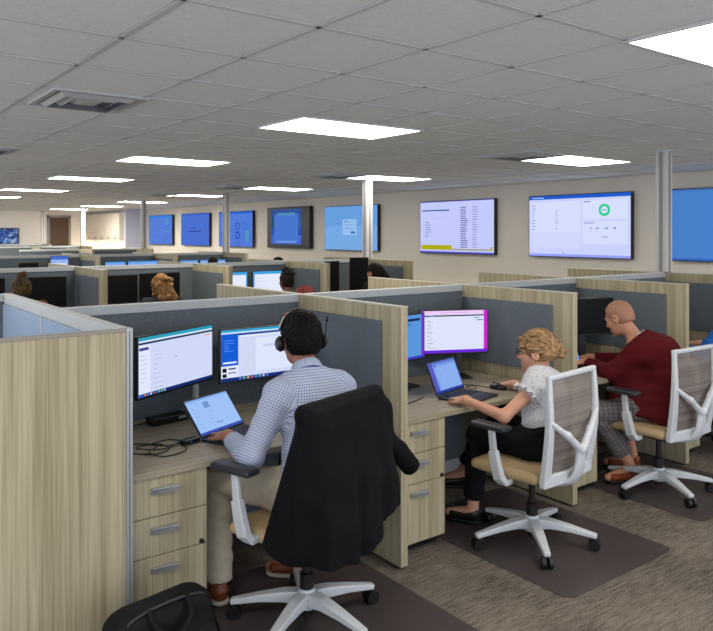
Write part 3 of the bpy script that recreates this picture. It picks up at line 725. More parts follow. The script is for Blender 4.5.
def laptop(c, yaw, label, lit, ui, w=0.30, d=0.20, lid=0.19, tilt=35, z=DESK):
    t = thing('laptop', label, 'laptop', (c[0], c[1], z + 0.001), yaw)
    # local: hinge along x at y=0, deck toward -y
    p = MB(); p.box(-w / 2, w / 2, -d, 0, 0, 0.012, M_CHARC)
    p.build('base', parent=t, bevel=0.003)
    k = MB()
    for r in range(5):
        for q in range(12):
            x0 = -w / 2 + 0.02 + q * (w - 0.04) / 12; y0 = -0.03 - r * 0.018
            k.box(x0, x0 + (w - 0.04) / 12 - 0.003, y0 - 0.015, y0, 0.0122, 0.0136, M_KEYS)
    k.box(-0.045, 0.045, -d + 0.012, -d + 0.065, 0.0121, 0.0126, M_KEYS)
    k.build('keyboard', parent=t)
    a = math.radians(tilt); mt = Matrix.Translation((0, 0.004, 0.012)) @ Matrix.Rotation(-a, 4, 'X')
    p = MB(); p.box(-w / 2, w / 2, -0.003, 0.004, 0, lid, M_CHARC); p.xf(mt); ld = p.build('lid', parent=t, bevel=0.002)
    s = screen_part('screen', ld, w - 0.014, lid - 0.018, lit, ui); s.matrix_local = mt @ Matrix.Translation((0, -0.0042, lid / 2 + 0.002))
    return t
ui_l1 = [(0, 0.93, 1, 1, (60, 80, 180)), (0, 0, 1, 0.05, (130, 175, 235)), (0.35, 0.12, 0.48, 0.30, (110, 150, 205))] + lines(0.06, 0.2, 0.25, 0.8, 6, (120, 160, 220), 0.012, 21) + lines(0.36, 0.5, 0.4, 0.75, 4, (130, 165, 222), 0.012, 22) + [(0.45, 0.78, 0.6, 0.8, (70, 90, 160))]
lyaw = math.atan2(0.10, 0.24)
laptop((1.585, 3.122), lyaw, 'open laptop under the hand of the man in the checked shirt', (158, 194, 246), ui_l1, w=0.305, d=0.2, lid=0.195, tilt=38)
ui_l2 = [(0, 0, 0.14, 1, (86, 90, 190)), (0, 0.92, 1, 1, (40, 60, 150)), (0.14, 0.0, 1, 0.08, (90, 120, 205)), (0.2, 0.16, 0.95, 0.90, (140, 176, 240))] + lines(0.24, 0.4, 0.25, 0.85, 7, (100, 135, 210), 0.012, 31) + lines(0.48, 0.8, 0.2, 0.8, 8, (115, 150, 220), 0.010, 32) + [(0.18, 0.12, 0.26, 0.15, (30, 40, 90))]
laptop((3.033, 3.075), 0.235, 'open laptop being typed on by the woman', (120, 156, 232), ui_l2, w=0.30, d=0.225, lid=0.20, tilt=23)
laptop((4.297, 3.226), -0.25, 'open laptop in front of the man in maroon', (120, 160, 240), [], w=0.30, d=0.2, lid=0.19, tilt=25)

# second and third row monitors
def mon_row(px0, px1, yv, z0, z1, label, bg, ui, yaw=0.0, mount='stand', desk_z=DESK, k=1.0):
    monitor(((px0 + px1) / 2, yv, (z0 + z1) / 2), yaw, px1 - px0, z1 - z0, label, bg, ui, mount, desk_z, glow_k=k)

OFFS = []
mon_row(1.13, 1.58, 7.83, 0.90, 1.20, 'black monitor in the second row cut by the left picture edge', M_OFF, [])
mon_row(1.75, 2.165, 7.83, 0.90, 1.20, 'black monitor right of the dark topknot', M_OFF, [])
mon_row(2.56, 2.92, 7.83, 0.90, 1.19, 'black monitor left of the curly haired person', M_OFF, [])
mon_row(2.95, 3.41, 7.83, 0.90, 1.20, 'black monitor behind the curly haired person', M_OFF, [])
ui_b = [(0, 0, 1, 0.12, (60, 160, 225)), (0, 0, 0.05, 1, (60, 160, 225)), (0.95, 0, 1, 1, (60, 160, 225)), (0.05, 0.12, 0.95, 0.92, (230, 235, 252))] + lines(0.1, 0.5, 0.3, 0.8, 5, (170, 180, 215), 0.012, 41)
mon_row(3.93, 4.28, 7.83, 0.90, 1.18, 'lit monitor with bright blue border, left one of the pair before the spiky bun', (90, 170, 230), ui_b)
mon_row(4.36, 4.80, 7.83, 0.90, 1.18, 'lit monitor with bright blue border, right one of the pair, partly behind the spiky bun', (90, 170, 230), ui_b)
monitor((5.47, 7.72, 1.07), 0.30, 0.27, 0.42, 'tilted black upright monitor, left one of two before the dark haired person', M_OFF, [], 'stand')
monitor((5.90, 7.72, 1.10), -0.35, 0.25, 0.44, 'tilted black upright monitor, right one of two before the dark haired person', M_OFF, [], 'stand')
laptop((5.66, 7.36), 0.0, 'small lit laptop between the two tilted black monitors', (90, 180, 235), [(0, 0.2, 1, 0.9, (150, 205, 245))], w=0.30, d=0.2, lid=0.22, tilt=20)
# third row: arms clamped on the spine
bays3 = [(2.69, 2.97, 0.93, 1.18, 'black monitor in the third row at far left', M_OFF, []),
    (3.16, 3.43, 1.0, 1.278, 'small tilted lit monitor standing highest in the third row at left', (150, 180, 240), [(0, 0, 1, 0.2, (70, 110, 200)), (0.1, 0.4, 0.9, 0.9, (215, 225, 250))]),
    (4.03, 4.37, 0.9, 1.165, 'lit monitor edge in the third row above the curly haired person, left of a pair', (130, 170, 235), [(0, 0, 1, 0.1, (80, 150, 225))]),
    (4.42, 4.94, 0.9, 1.168, 'lit monitor edge in the third row above the curly haired person, right of a pair', (130, 170, 235), [(0, 0, 1, 0.1, (80, 150, 225))]),
    (5.36, 5.70, 0.9, 1.158, 'lit monitor edge left of the third power pole, left of a pair', (150, 180, 235), [(0, 0, 1, 0.1, (90, 150, 225))]),
    (5.75, 6.25, 0.9, 1.158, 'lit monitor edge at the third power pole, right of a pair', (150, 180, 235), [(0, 0, 1, 0.1, (90, 150, 225))])]
for a, b, z0, z1, lb, bg, ui in bays3: mon_row(a, b, 12.28, z0, z1, lb, bg, ui)
worktop(XD[1] + 0.011, XD[2] - 0.056, ROWS[2], 'wood worktop in the third row, left one')
worktop(XD[2] + 0.011, XD[3] - 0.056, ROWS[2], 'wood worktop in the third row, middle one')
worktop(XD[3] + 0.011, XD[4] - 0.056, ROWS[2], 'wood worktop in the third row, right one')

# ------------------------------------------------------------------ desk clutter
def dock(c, yaw, label, w=0.16, d=0.07, h=0.028):
    t = thing('docking_station', label, 'docking station', (c[0], c[1], DESK + 0.001), yaw)
    p = MB(); p.box(-w / 2, w / 2, -d / 2, d / 2, 0, h, M_BLACKP); p.build('body', parent=t, bevel=0.005)
    p = MB(); p.box(w * 0.22, w * 0.42, -d / 2 - 0.001, -d / 2, h * 0.45, h * 0.75, M_METAL); p.build('port_plate', parent=t)
    return t
dock((1.457, 3.496), 0.15, 'black docking station behind the laptop of the man in the checked shirt', 0.2, 0.08, 0.036)
dock((2.060, 3.309), 0.1, 'black docking station right of the checked shirt man\'s laptop', 0.16, 0.1, 0.03)
dock((2.913, 3.496), 0.3, 'black docking station behind the laptop of the woman', 0.13, 0.08, 0.03)
def cable(pts, label, r=0.0028, n=7):
    o = MB().tube(spline(pts, n), r, M_BLACKP, 6).build('cable', smooth=True); return tag(o, label, 'cable')
zz = DESK + 0.004
cable([(1.103, 3.350, zz), (1.176, 3.434, zz), (1.290, 3.496, zz + 0.004), (1.353, 3.496, zz + 0.01)], 'thin black cable running along the desk to the dock at left')
cable([(1.093, 3.111, zz + 0.004), (1.145, 3.049, zz), (1.207, 3.007, zz), (1.280, 3.049, zz), (1.269, 3.142, zz), (1.186, 3.163, zz), (1.165, 3.101, zz + 0.006), (1.249, 3.038, zz + 0.006), (1.353, 3.111, zz + 0.006), (1.321, 3.184, zz), (1.228, 3.132, zz + 0.008), (1.269, 3.059, zz + 0.012), (1.363, 3.080, zz + 0.006)],
      'tangled black cable loops on the desk beside the wood panel', 0.003, 8)
cable([(1.093, 3.153, zz + 0.004), (1.165, 3.184, zz + 0.007), (1.249, 3.101, zz + 0.009), (1.176, 3.017, zz + 0.009), (1.217, 2.955, zz), (1.321, 2.976, zz), (1.353, 3.049, zz + 0.003)], 'black cable loop hanging nearest the desk edge among the tangle', 0.003, 8)
cable([(1.436, 3.064, zz), (1.478, 3.075, zz), (1.509, 3.085, zz + 0.003)], 'short black lead from the adapter to the laptop')
ad = thing('power_adapter', 'small black power adapter with blue light among the cables', 'power adapter', (1.389, 3.075, DESK + 0.001), 0.3)
p = MB(); p.box(-0.045, 0.045, -0.02, 0.02, 0, 0.024, M_BLACKP); p.build('body', parent=ad, bevel=0.005)
p = MB(); p.box(-0.01, -0.006, -0.0212, -0.0204, 0.012, 0.016, glow((60, 110, 255), 1.5)); p.build('indicator_light', parent=ad)
bx = thing('phone_charger_box', 'small black box on the desk against the wood partition', 'charger', (1.04, 3.14, DESK + 0.001))
p = MB(); p.box(-0.03, 0.03, -0.05, 0.05, 0, 0.065, M_BLACKP); p.build('body', parent=bx, bevel=0.006)
p = MB(); p.box(0.0302, 0.031, -0.03, 0.03, 0.02, 0.045, M_DARKP); p.build('socket_face', parent=bx)
def mouse(c, yaw, label):
    t = thing('computer_mouse', label, 'mouse', (c[0], c[1], DESK + 0.001), yaw)
    f = Field((-0.05, -0.07, -0.002), (0.05, 0.07, 0.06), 0.004); f.ell((0, 0, 0.006), (0.031, 0.056, 0.032), k=0); f.cut((0, 0, 0.0), (0, 0, -1)); f.build('body', M_BLACKP, t)
    p = MB(); p.cyl((-0.004, 0.026, 0.033), (0.004, 0.026, 0.033), 0.008, 0.008, M_DARKP, 12); p.build('scroll_wheel', parent=t, smooth=False)
mouse((3.371, 3.017), 0.35, 'black mouse under the right hand of the woman')
mouse((2.008, 2.976), 0.0, 'black mouse by the right hand of the man in the checked shirt')
cable([(3.350, 3.075, zz), (3.330, 3.153, zz), (3.257, 3.174, zz), (3.246, 3.101, zz), (3.309, 3.142, zz + 0.005), (3.288, 3.226, zz), (3.174, 3.267, zz)], 'thin black mouse cable coiled beside the laptop of the woman', 0.0025)
cable([(2.539, 3.069, zz), (2.653, 3.049, zz), (2.757, 3.080, zz), (2.851, 3.122, zz)], 'black cable running from the divider to the laptop of the woman', 0.003)
cable([(2.560, 3.382, zz), (2.705, 3.350, zz), (2.768, 3.413, zz), (2.841, 3.465, zz + 0.006)], 'black cable from the divider to the dock of the woman', 0.003)
cable([(4.60, 3.42, 0.88), (4.62, 3.47, 0.83), (4.70, 3.45, 0.78), (4.72, 3.40, zz)], 'black cable looping under the monitor of the man in maroon', 0.004)
# desktop papers for the man in maroon
pp = MB(); pp.box(-0.13, 0.13, -0.09, 0.09, 0, 0.004, plain('dark_folder', (42, 42, 50), 0.6)); fo = pp.build('folder'); fo.location = (4.82, 3.17, DESK + 0.001); fo.rotation_euler = (0, 0, 0.2); tag(fo, 'dark flat folder on the desk of the man in maroon', 'folder')

# ------------------------------------------------------------------ floor mats
def floor_mat(x0, x1, y0, y1, label, r=0.06):
    poly = []
    for cx, cy, a0 in ((x1 - r, y0 + r, -90), (x1 - r, y1 - r, 0), (x0 + r, y1 - r, 90), (x0 + r, y0 + r, 180)):
        for k in range(7): a = math.radians(a0 + 15 * k); poly.append((cx + r * math.cos(a), cy + r * math.sin(a)))
    o = MB().prism(poly, 0.002, 0.005, M_MAT).build('chair_mat'); return tag(o, label, 'floor mat', 'clear dark chair mats')
floor_mat(1.32, 2.23, 1.95, 3.15, 'dark see-through chair mat under the chair draped with the jacket')
floor_mat(2.74, 3.62, 2.03, 3.2, 'dark see-through chair mat under the chair of the woman')
floor_mat(4.08, 4.95, 2.12, 3.25, 'dark see-through chair mat under the chair of the man in maroon')

# ------------------------------------------------------------------ office chairs (local: faces +Y, origin on the floor under the column)
def make_chair(label, loc, rz, spin=0.0):
    t = thing('office_chair', label, 'office chair', loc, rz, 'white framed mesh back office chairs')
    b = MB()
    for k in range(5):
        a = spin + 2 * PI * k / 5; dx, dy = math.cos(a), math.sin(a); sd = (-dy, dx, 0)
        b.bar([(dx * r_, dy * r_, z_) for r_, z_ in ((0.02, 0.105), (0.10, 0.108), (0.20, 0.095), (0.330, 0.070))], [0.06, 0.056, 0.048, 0.034], [0.06, 0.045, 0.032, 0.024], M_WHITEP, sd)
    b.cyl((0, 0, 0.062), (0, 0, 0.145), 0.042, 0.036, M_WHITEP, 20)
    b.build('base', parent=t, bevel=0.007, seg=3)
    for k in range(5):
        a = spin + 2 * PI * k / 5; dx, dy = math.cos(a), math.sin(a); q = (-dy, dx); cx, cy = dx * 0.318, dy * 0.318
        w = MB()
        for s_ in (-1, 1):
            w.cyl((cx + q[0] * s_ * 0.008, cy + q[1] * s_ * 0.008, 0.030), (cx + q[0] * s_ * 0.028, cy + q[1] * s_ * 0.028, 0.030), 0.030, 0.028, M_BLACKP, 18)
        w.cyl((cx, cy, 0.03), (cx, cy, 0.066), 0.010, 0.010, M_BLACKP, 8); w.box(cx - 0.012, cx + 0.012, cy - 0.012, cy + 0.012, 0.022, 0.05, M_BLACKP)
        w.build('caster', parent=t)
    g = MB(); g.tube([(0, 0, 0.03), (0, 0, 0.06), (0, 0, 0.061), (0, 0, 0.13), (0, 0, 0.131), (0, 0, 0.208), (0, 0, 0.212), (0, 0, 0.345)], [0.026, 0.026, 0.024, 0.024, 0.03, 0.03, 0.017, 0.017], M_BLACKP, 18)
    g.build('gas_lift', parent=t)
    m = MB(); m.box(-0.075, 0.075, -0.13, 0.11, 0.335, 0.385, M_BLACKP); m.box(-0.19, 0.19, -0.19, 0.19, 0.378, 0.392, M_BLACKP); m.tube([(0.07, 0.03, 0.36), (0.24, 0.04, 0.355)], 0.007, M_BLACKP, 8); m.build('mechanism', parent=t, bevel=0.008)
    s = Field((-0.29, -0.28, 0.36), (0.29, 0.30, 0.48), 0.010); s.rbox((0, 0.035, 0.414), (0.230, 0.212, 0.029), 0.027)
    s.fn(lambda F, g: F + 0.10 * np.maximum(g[1] - 0.13, 0) ** 2 * 3 + 0 * g[0]); s.build('seat', M_SEAT, t)
    p = MB(); p.box(-0.205, 0.205, -0.16, 0.22, 0.384, 0.396, M_WHITEP); p.build('seat_pan', parent=t, bevel=0.006)
    # back frame
    def yb(z): return -0.205 - 0.030 * ((z - 0.42) / 0.53) - 0.022 * math.sin(PI * (z - 0.42) / 0.53)
    zs = [0.395, 0.48, 0.56, 0.65, 0.74, 0.83, 0.90, 0.937]
    def hw(z): return 0.195 + 0.022 * math.sin(PI * min(1, (z - 0.40) / 0.75))
    fr = MB()
    for sx in (-1, 1):
        fr.bar([(sx * hw(z), yb(z), z) for z in zs], [0.064, 0.060, 0.054, 0.047, 0.038, 0.033, 0.030, 0.03], [0.034] * 5 + [0.028, 0.026, 0.026], M_WHITEP, (1, 0, 0))
    fr.bar([(-hw(0.945) - 0.015, yb(0.94), 0.932), (0, yb(0.94) - 0.012, 0.935), (hw(0.945) + 0.015, yb(0.94), 0.932)], 0.026, 0.028, M_WHITEP, (0, 0, 1))
    fr.bar([(-hw(0.42) - 0.03, yb(0.42), 0.415), (0, yb(0.42) - 0.014, 0.408), (hw(0.42) + 0.03, yb(0.42), 0.415)], 0.064, 0.036, M_WHITEP, (0, 0, 1))
    fr.build('back_frame', parent=t, bevel=0.009, seg=3)
    bk = MB(); vs = []; fs = []; nx = 8
    for i in range(15):
        z = 0.43 + 0.495 * i / 14
        for j in range(nx + 1):
            u = -1 + 2 * j / nx; vs.append((u * (hw(z) - 0.008), yb(z) + 0.006 - 0.022 * (1 - u * u) * 0.6, z))
    for i in range(14):
        for j in range(nx): q0 = i * (nx + 1) + j; fs.append((q0, q0 + 1, q0 + nx + 2, q0 + nx + 1))
    bk.add(vs, fs, M_MESH); bk.build('mesh_back', parent=t, smooth=True)
    F = Field((-0.26, -0.34, 0.31), (0.26, 0.02, 0.76), 0.0075)
    for sx in (-1, 1):
        F.cap((sx * (hw(0.71) + 0.002), yb(0.71) - 0.008, 0.715), (sx * 0.11, yb(0.65) - 0.040, 0.640), 0.015, 0.017, 0.015); F.cap((sx * 0.11, yb(0.65) - 0.040, 0.640), (sx * 0.012, yb(0.57) - 0.062, 0.555), 0.017, 0.022, 0.02)
    Q = spline([(0, yb(0.55) - 0.062, 0.565), (0, yb(0.48) - 0.064, 0.47), (0, yb(0.42) - 0.042, 0.395), (0, -0.17, 0.360), (0, -0.06, 0.352)], 5)
    for i in range(len(Q) - 1):
        w0 = 0.036 + 0.028 * i / (len(Q) - 1); w1 = 0.036 + 0.028 * (i + 1) / (len(Q) - 1)
        F.ecap(Q[i], Q[i + 1], (w0, 0.018), (w1, 0.018), (1, 0, 0), 0.003)
    F.cut((0, 0, 0.337), (0, 0, -1)); F.build('back_support', M_WHITEP, t)
    for sx in (-1, 1):
        a = MB()
        a.bar([(sx * 0.20, 0.01, 0.372), (sx * 0.245, 0.01, 0.368), (sx * 0.266, 0.02, 0.395), (sx * 0.272, 0.035, 0.46), (sx * 0.274, 0.05, 0.53)], [0.062, 0.062, 0.06, 0.056, 0.052], [0.028, 0.032, 0.036, 0.034, 0.032], M_WHITEP, (0, 1, 0))
        a.bar([(sx * 0.274, 0.049, 0.525), (sx * 0.274, 0.062, 0.64)], [0.040, 0.036], [0.022, 0.022], M_WHITEP, (0, 1, 0))
        ar = a.build('armrest', parent=t, bevel=0.007, seg=3)
        p = Field((-0.08, -0.10, 0.62), (0.08, 0.23, 0.69), 0.008); p.rbox((0, 0.07, 0.652), (0.041, 0.110, 0.016), 0.015); po = p.build('arm_pad', M_DARKP, ar); po.location = (sx * 0.270, 0, 0)
    return t
CH1, CH2, CH3 = (1.70, 2.590, 0.297), (3.098, 2.535, 0.105), (4.372, 2.557, -0.035)
ch1 = make_chair('white office chair draped with a black suit jacket', (CH1[0], CH1[1], 0.005), CH1[2], 0.84)
for ar_ in ch1.children:
    if ar_.name.startswith('armrest'): ar_.location = (-0.012, 0.075, 0.042)
ch2 = make_chair('white mesh back office chair of the woman with the bun', (CH2[0], CH2[1], 0.005), CH2[2], 0.18)
ch3 = make_chair('white mesh back office chair of the man in the maroon jacket', (CH3[0], CH3[1], 0.005), CH3[2], 0.53)
def chair_copy(x, y, rz, label):
    o = copy_tree(ch2); o.location = (x, y, 0); o.rotation_euler = (0, 0, rz); o['label'] = label; return o
chair_copy(5.73, 2.56, 0.05, 'white office chair cut by the right picture edge, under the blue shirt')

# ------------------------------------------------------------------ jacket draped over the first chair
def jacket():
    a = CH1[2]; ca, sa = math.cos(a), math.sin(a)
    t = thing('suit_jacket', 'black suit jacket draped over the back of the front office chair', 'jacket', (CH1[0], CH1[1], 0.20), a)
    f = Field((-0.46, -0.42, -0.02), (0.54, 0.18, 0.84), 0.0085)   # local z starts at 0.20
    Z = 0.20
    def P(x, y, z): return (x, y, z - Z)
    # shoulders over the top of the back
    f.cap(P(-0.262, -0.205, 0.960), P(0.208, -0.205, 0.962), 0.038, 0.036, 0.02)
    # hanging back
    def slab(F, g):
        z = g[2] + Z; s = np.clip((0.95 - z) / 0.6, 0, 1)
        yc = -0.225 - 0.06 * np.sin(s * PI * 0.6) - 0.015 * s
        hwid = 0.236 + 0.012 * s
        fold = 0.015 * s * (np.sin(g[0] * 42 + 1.1) + 0.6 * np.sin(g[0] * 75 + 2.0 + 3 * s)) + 0.004 * np.sin(z * 30 + g[0] * 9)
        th = 0.040 + 0.012 * s
        qx = np.abs(g[0] + 0.012 + 0.022 * (1 - s)) - (hwid - 0.03); qy = np.abs(g[1] - yc + fold) - (th - 0.032)
        d = np.sqrt(np.maximum(qx, 0) ** 2 + np.maximum(qy, 0) ** 2) + np.minimum(np.maximum(qx, qy), 0) - 0.034
        bot = 0.385 + 0.01 * np.clip(-g[0] / 0.2, 0, 1) + 0.12 * np.clip((g[0] + 0.02) / 0.16, 0, 1)
        d = np.maximum(d, np.maximum(bot - z, z - 0.975))
        k = 0.04; hh = np.clip(0.5 + 0.5 * (F - d) / k, 0, 1)
        return F * (1 - hh) + d * hh - k * hh * (1 - hh)
    f.fn(slab)
    # front panels folded round the sides of the back
    f.ecap(P(-0.235, -0.20, 0.90), P(-0.268, -0.09, 0.41), (0.030, 0.055), (0.030, 0.095), (1, 0, 0), 0.05, flat=False)
    f.ecap(P(0.225, -0.21, 0.90), P(0.240, -0.15, 0.42), (0.028, 0.05), (0.022, 0.05), (1, 0, 0), 0.05)
    # sleeves
    f.cap(P(-0.225, -0.24, 0.90), P(-0.262, -0.235, 0.66), 0.050, 0.050, 0.04); f.cap(P(-0.262, -0.235, 0.66), P(-0.26, -0.20, 0.44), 0.050, 0.045, 0.03)
    f.cap(P(0.215, -0.235, 0.90), P(0.245, -0.225, 0.77), 0.046, 0.048, 0.03); f.cap(P(0.245, -0.225, 0.77), P(0.335, -0.245, 0.69), 0.046, 0.042, 0.02); f.cap(P(0.335, -0.245, 0.69), P(0.440, -0.255, 0.585), 0.044, 0.045, 0.015)
    # hollow where the chair back stands
    f.rbox(P(0, -0.205, 0.60), (0.236, 0.028, 0.335), 0.01, op='sub', k=0)
    f.rbox(P(0, -0.265, 0.47), (0.20, 0.036, 0.26), 0.012, op='sub', k=0)
    f.fn(lambda A, g: np.where((g[0] > 0.30) & (g[2] + Z < 0.72), np.maximum(A, (g[0] - 0.43) * 0.70 - (g[2] + Z - 0.595) * 0.71), A))
    f.cap(P(0.405, -0.252, 0.62), P(0.475, -0.259, 0.55), 0.036, 0.038, 0, flat=True, op='sub')
    f.build('body', M_BLACKF, t)
    c = Field((-0.2, -0.36, 0.66), (0.2, -0.12, 0.84), 0.008)
    c.ecap(P(-0.10, -0.243, 0.965), P(0.10, -0.243, 0.965), (0.009, 0.020), (0.009, 0.020), (0, 1, 0), 0.01)
    c.build('collar', M_BLACKF, t)
jacket()

# ------------------------------------------------------------------ backpack at the lower left
def backpack():
    t = thing('laptop_bag', 'black laptop bag standing on the floor before the wood panel', 'bag', (0.985, 2.43, -0.0), 0.16)
    f = Field((-0.30, -0.16, -0.02), (0.30, 0.14, 0.46), 0.008)
    R = None
    f.rbox((0, 0, 0.195), (0.20, 0.075, 0.19), 0.055, k=0.0)
    f.rbox((0.0, -0.075, 0.15), (0.17, 0.035, 0.13), 0.03, k=0.025)
    f.fn(lambda F, g: F + 0.004 * np.sin(g[0] * 28 + g[2] * 22) * np.sin(g[2] * 31 + 1.0) - 0.0 * g[1] + 0.35 * np.maximum(0, np.abs(g[0]) - 0.12) * np.maximum(0, g[2] - 0.28) * 6)
    f.cut((0, 0, 0.004), (0, 0, -1)); f.build('body', M_BAG, t)
    h = MB(); h.tube(spline([(-0.075, -0.055, 0.385), (-0.06, -0.085, 0.33), (0.0, -0.115, 0.30), (0.06, -0.105, 0.345), (0.075, -0.04, 0.395)], 6), 0.011, M_BAG, 8); h.build('carry_handle', parent=t, smooth=True)
    z = MB(); z.tube(spline([(-0.185, -0.05, 0.20), (-0.165, -0.05, 0.34), (-0.09, -0.055, 0.383), (0.09, -0.055, 0.383), (0.165, -0.05, 0.34), (0.185, -0.05, 0.2)], 6), 0.005, M_DARKP, 6); z.build('zipper', parent=t, smooth=True)
    s = MB(); s.bar([Vector(p) for p in spline([(0.17, 0.0, 0.33), (0.23, -0.01, 0.22), (0.26, -0.03, 0.08), (0.30, -0.06, 0.012), (0.40, -0.12, 0.010), (0.47, -0.18, 0.010)], 5)], 0.03, 0.005, M_BAG, (0.2, 1, 0.3)); s.build('shoulder_strap', parent=t, smooth=True)
backpack()

# ------------------------------------------------------------------ back of the room
def cabinet(y0, y1, label):
    t = thing('wall_cabinet', label, 'cabinet', (8.2, y0, 1.41), group='cream wall cabinets in the alcove')
    w = y1 - y0
    p = MB(); p.box(0.022, 0.355, 0, w - 0.003, 0, 0.90, M_CAB); p.build('carcass', parent=t)
    n = 2 if w > 0.8 else 1
    p = MB(); p.box(0.0, 0.021, 0.010, w - 0.013, 0.003, 0.897, M_CAB); dr = p.build('door', parent=t, bevel=0.003)
    h = MB(); h.box(-0.022, -0.012, w * 0.42, w * 0.42 + 0.16, 0.06, 0.085, M_DARKP); h.box(-0.012, 0, w * 0.42, w * 0.42 + 0.02, 0.062, 0.083, M_DARKP); h.box(-0.012, 0, w * 0.42 + 0.14, w * 0.42 + 0.16, 0.062, 0.083, M_DARKP); h.build('handle', parent=dr)
ordn = ['nearest the grey return wall', 'second from the grey return wall', 'in the middle of five', 'second from the back wall', 'touching the back wall']
for k in range(5): cabinet(23.6 + 0.69 * k, 23.6 + 0.69 * (k + 1), 'cream wall cabinet with dark pull, ' + ordn[k])
ct = thing('base_counter', 'white kitchen counter with lit backsplash under the cream cabinets', 'counter', (8.0, 23.5, 0))
p = MB(); p.box(0.03, 0.55, 0, 3.58, 0.0, 0.88, M_CAB); p.build('base', parent=ct)
p = MB(); p.box(0, 0.555, -0.02, 3.59, 0.88, 0.92, plain('stone_white', (228, 222, 214), 0.3)); p.build('counter_top', parent=ct, bevel=0.004)
p = MB(); p.box(0.54, 0.555, -0.02, 3.59, 0.92, 1.405, plain('backsplash', (244, 232, 214), 0.4)); p.build('backsplash', parent=ct)
# painting: plain generic blue abstract
pt = thing('framed_painting', 'framed blue and white abstract painting on the far white wall', 'painting', (5.45, YB - 0.004, 1.54))
p = MB()
for a in ((-0.48, 0.48, -0.29, -0.25), (-0.48, 0.48, 0.25, 0.29), (-0.48, -0.44, -0.25, 0.25), (0.44, 0.48, -0.25, 0.25)): p.box(a[0], a[1], -0.04, 0, a[2], a[3], plain('frame_grey', (92, 84, 80), 0.5))
p.build('frame', parent=pt)
def abstract():
    m, nt, b = new_mat('abstract_blue'); L = nt.links
    tc = nt.nodes.new('ShaderNodeTexCoord'); nz = nt.nodes.new('ShaderNodeTexNoise'); nz.inputs['Scale'].default_value = 2.6; nz.inputs['Detail'].default_value = 3; nz.inputs['Distortion'].default_value = 2.2
    rp = nt.nodes.new('ShaderNodeValToRGB'); e = rp.color_ramp.elements
    e[0].position = 0.30; e[0].color = lin((10, 22, 80)); e[1].position = 0.72; e[1].color = lin((235, 240, 250))
    x = e.new(0.46); x.color = lin((22, 74, 190)); x = e.new(0.56); x.color = lin((90, 160, 230))
    L.new(tc.outputs['Object'], nz.inputs['Vector']); L.new(nz.outputs['Fac'], rp.inputs['Fac']); L.new(rp.outputs['Color'], b.inputs['Base Color']); return m
p = MB(); p.box(-0.44, 0.44, -0.022, -0.002, -0.25, 0.25, abstract()); p.build('canvas', parent=pt)

# ------------------------------------------------------------------ people
def V3(*a): return np.array(a, float)
def nrm(v): v = np.array(v, float); return v / np.linalg.norm(v)
M_EYEW = plain('eye_white', (235, 232, 228), 0.2); M_IRIS = plain('iris_brown', (60, 40, 28), 0.2)
def skin(name, col): 
    m = plain(name, col, 0.55, spec=0.35, noise=0.06, scale=14); return m

def seated(x, y, rz, lean=0.0, s=1.0):
    """joint set of a seated figure facing +Y turned by rz; metres"""
    ca, sa = math.cos(rz), math.sin(rz)
    def W(lx, ly, lz): return V3(x + (lx * ca - ly * sa) * s, y + (lx * sa + ly * ca) * s, lz * s)
    J = dict(pel=W(0, -0.02, .56), waist=W(0, -.01 + lean * .3, .70), chest=W(0, .01 + lean * .7, .88), neck=W(0, .02 + lean, 1.03), head=W(0, .06 + lean, 1.165),
             f=V3(-sa, ca, 0), u=V3(0, 0, 1), r=V3(ca, sa, 0),
             shL=W(-.175, .0 + lean, .985), shR=W(.175, .0 + lean, .985), elL=W(-.25, .02 + lean, .73), elR=W(.25, .02 + lean, .73), wrL=W(-.16, .24 + lean, .785), wrR=W(.16, .24 + lean, .785),
             hipL=W(-.09, .0, .54), hipR=W(.09, .0, .54), knL=W(-.12, .40, .53), knR=W(.12, .40, .53), anL=W(-.12, .42, .10), anR=W(.12, .42, .10), toL=W(-.12, .57, .035), toR=W(.12, .57, .035), s=s)
    return J

def head_frame(J):
    f = nrm(J['hf'] if 'hf' in J else J['f']); u = np.array(J.get('hu', (0, 0, 1)), float); u = nrm(u - f * (u @ f)); r = np.cross(f, u)
    c = np.array(J['head'], float); s = J.get('hs', 1.0) * J.get('s', 1.0)
    return (lambda x, y, z: c + (r * x + f * y + u * z) * s), [r, f, u], s

def hand(F, wr, d, n, side, s, curl=0.35, spread=1.0):
    """wr wrist, d towards fingers, n palm normal (down), side=+1 if thumb on +cross side"""
    d = nrm(d); n = nrm(np.array(n) - d * (np.array(n) @ d)); t = np.cross(n, d) * side
    def P(a, b, c): return wr + (d * a + t * b + n * c) * s
    k = 0.012
    F.cap(P(0.0, 0, 0), P(0.03, 0, 0), 0.026 * s, 0.024 * s, 0.02)
    F.ell(P(0.052, 0.002, 0), (0.046 * s, 0.038 * s, 0.016 * s), [d, t, n], k)
    for b, l, a0 in ((0.028, 0.066, 0.085), (0.009, 0.074, 0.090), (-0.011, 0.068, 0.087), (-0.029, 0.052, 0.078)):
        p0 = P(a0 - 0.012, b, -0.002); p1 = P(a0 + l * 0.42, b * 1.12 * spread, -0.004 + l * curl * 0.25); p2 = P(a0 + l * 0.72, b * 1.16 * spread, l * curl * 0.75); p3 = P(a0 + l * 0.92, b * 1.16 * spread, l * curl * 1.25)
        F.cap(p0, p1, 0.0092 * s, 0.0086 * s, 0.004); F.cap(p1, p2, 0.0086 * s, 0.008 * s, 0.003); F.cap(p2, p3, 0.008 * s, 0.007 * s, 0.003)
    q0 = P(0.022, 0.026, 0.006); q1 = P(0.052, 0.050, 0.012); q2 = P(0.082, 0.056, 0.014)
    F.cap(q0, q1, 0.012 * s, 0.010 * s, 0.008); F.cap(q1, q2, 0.010 * s, 0.0085 * s, 0.003)

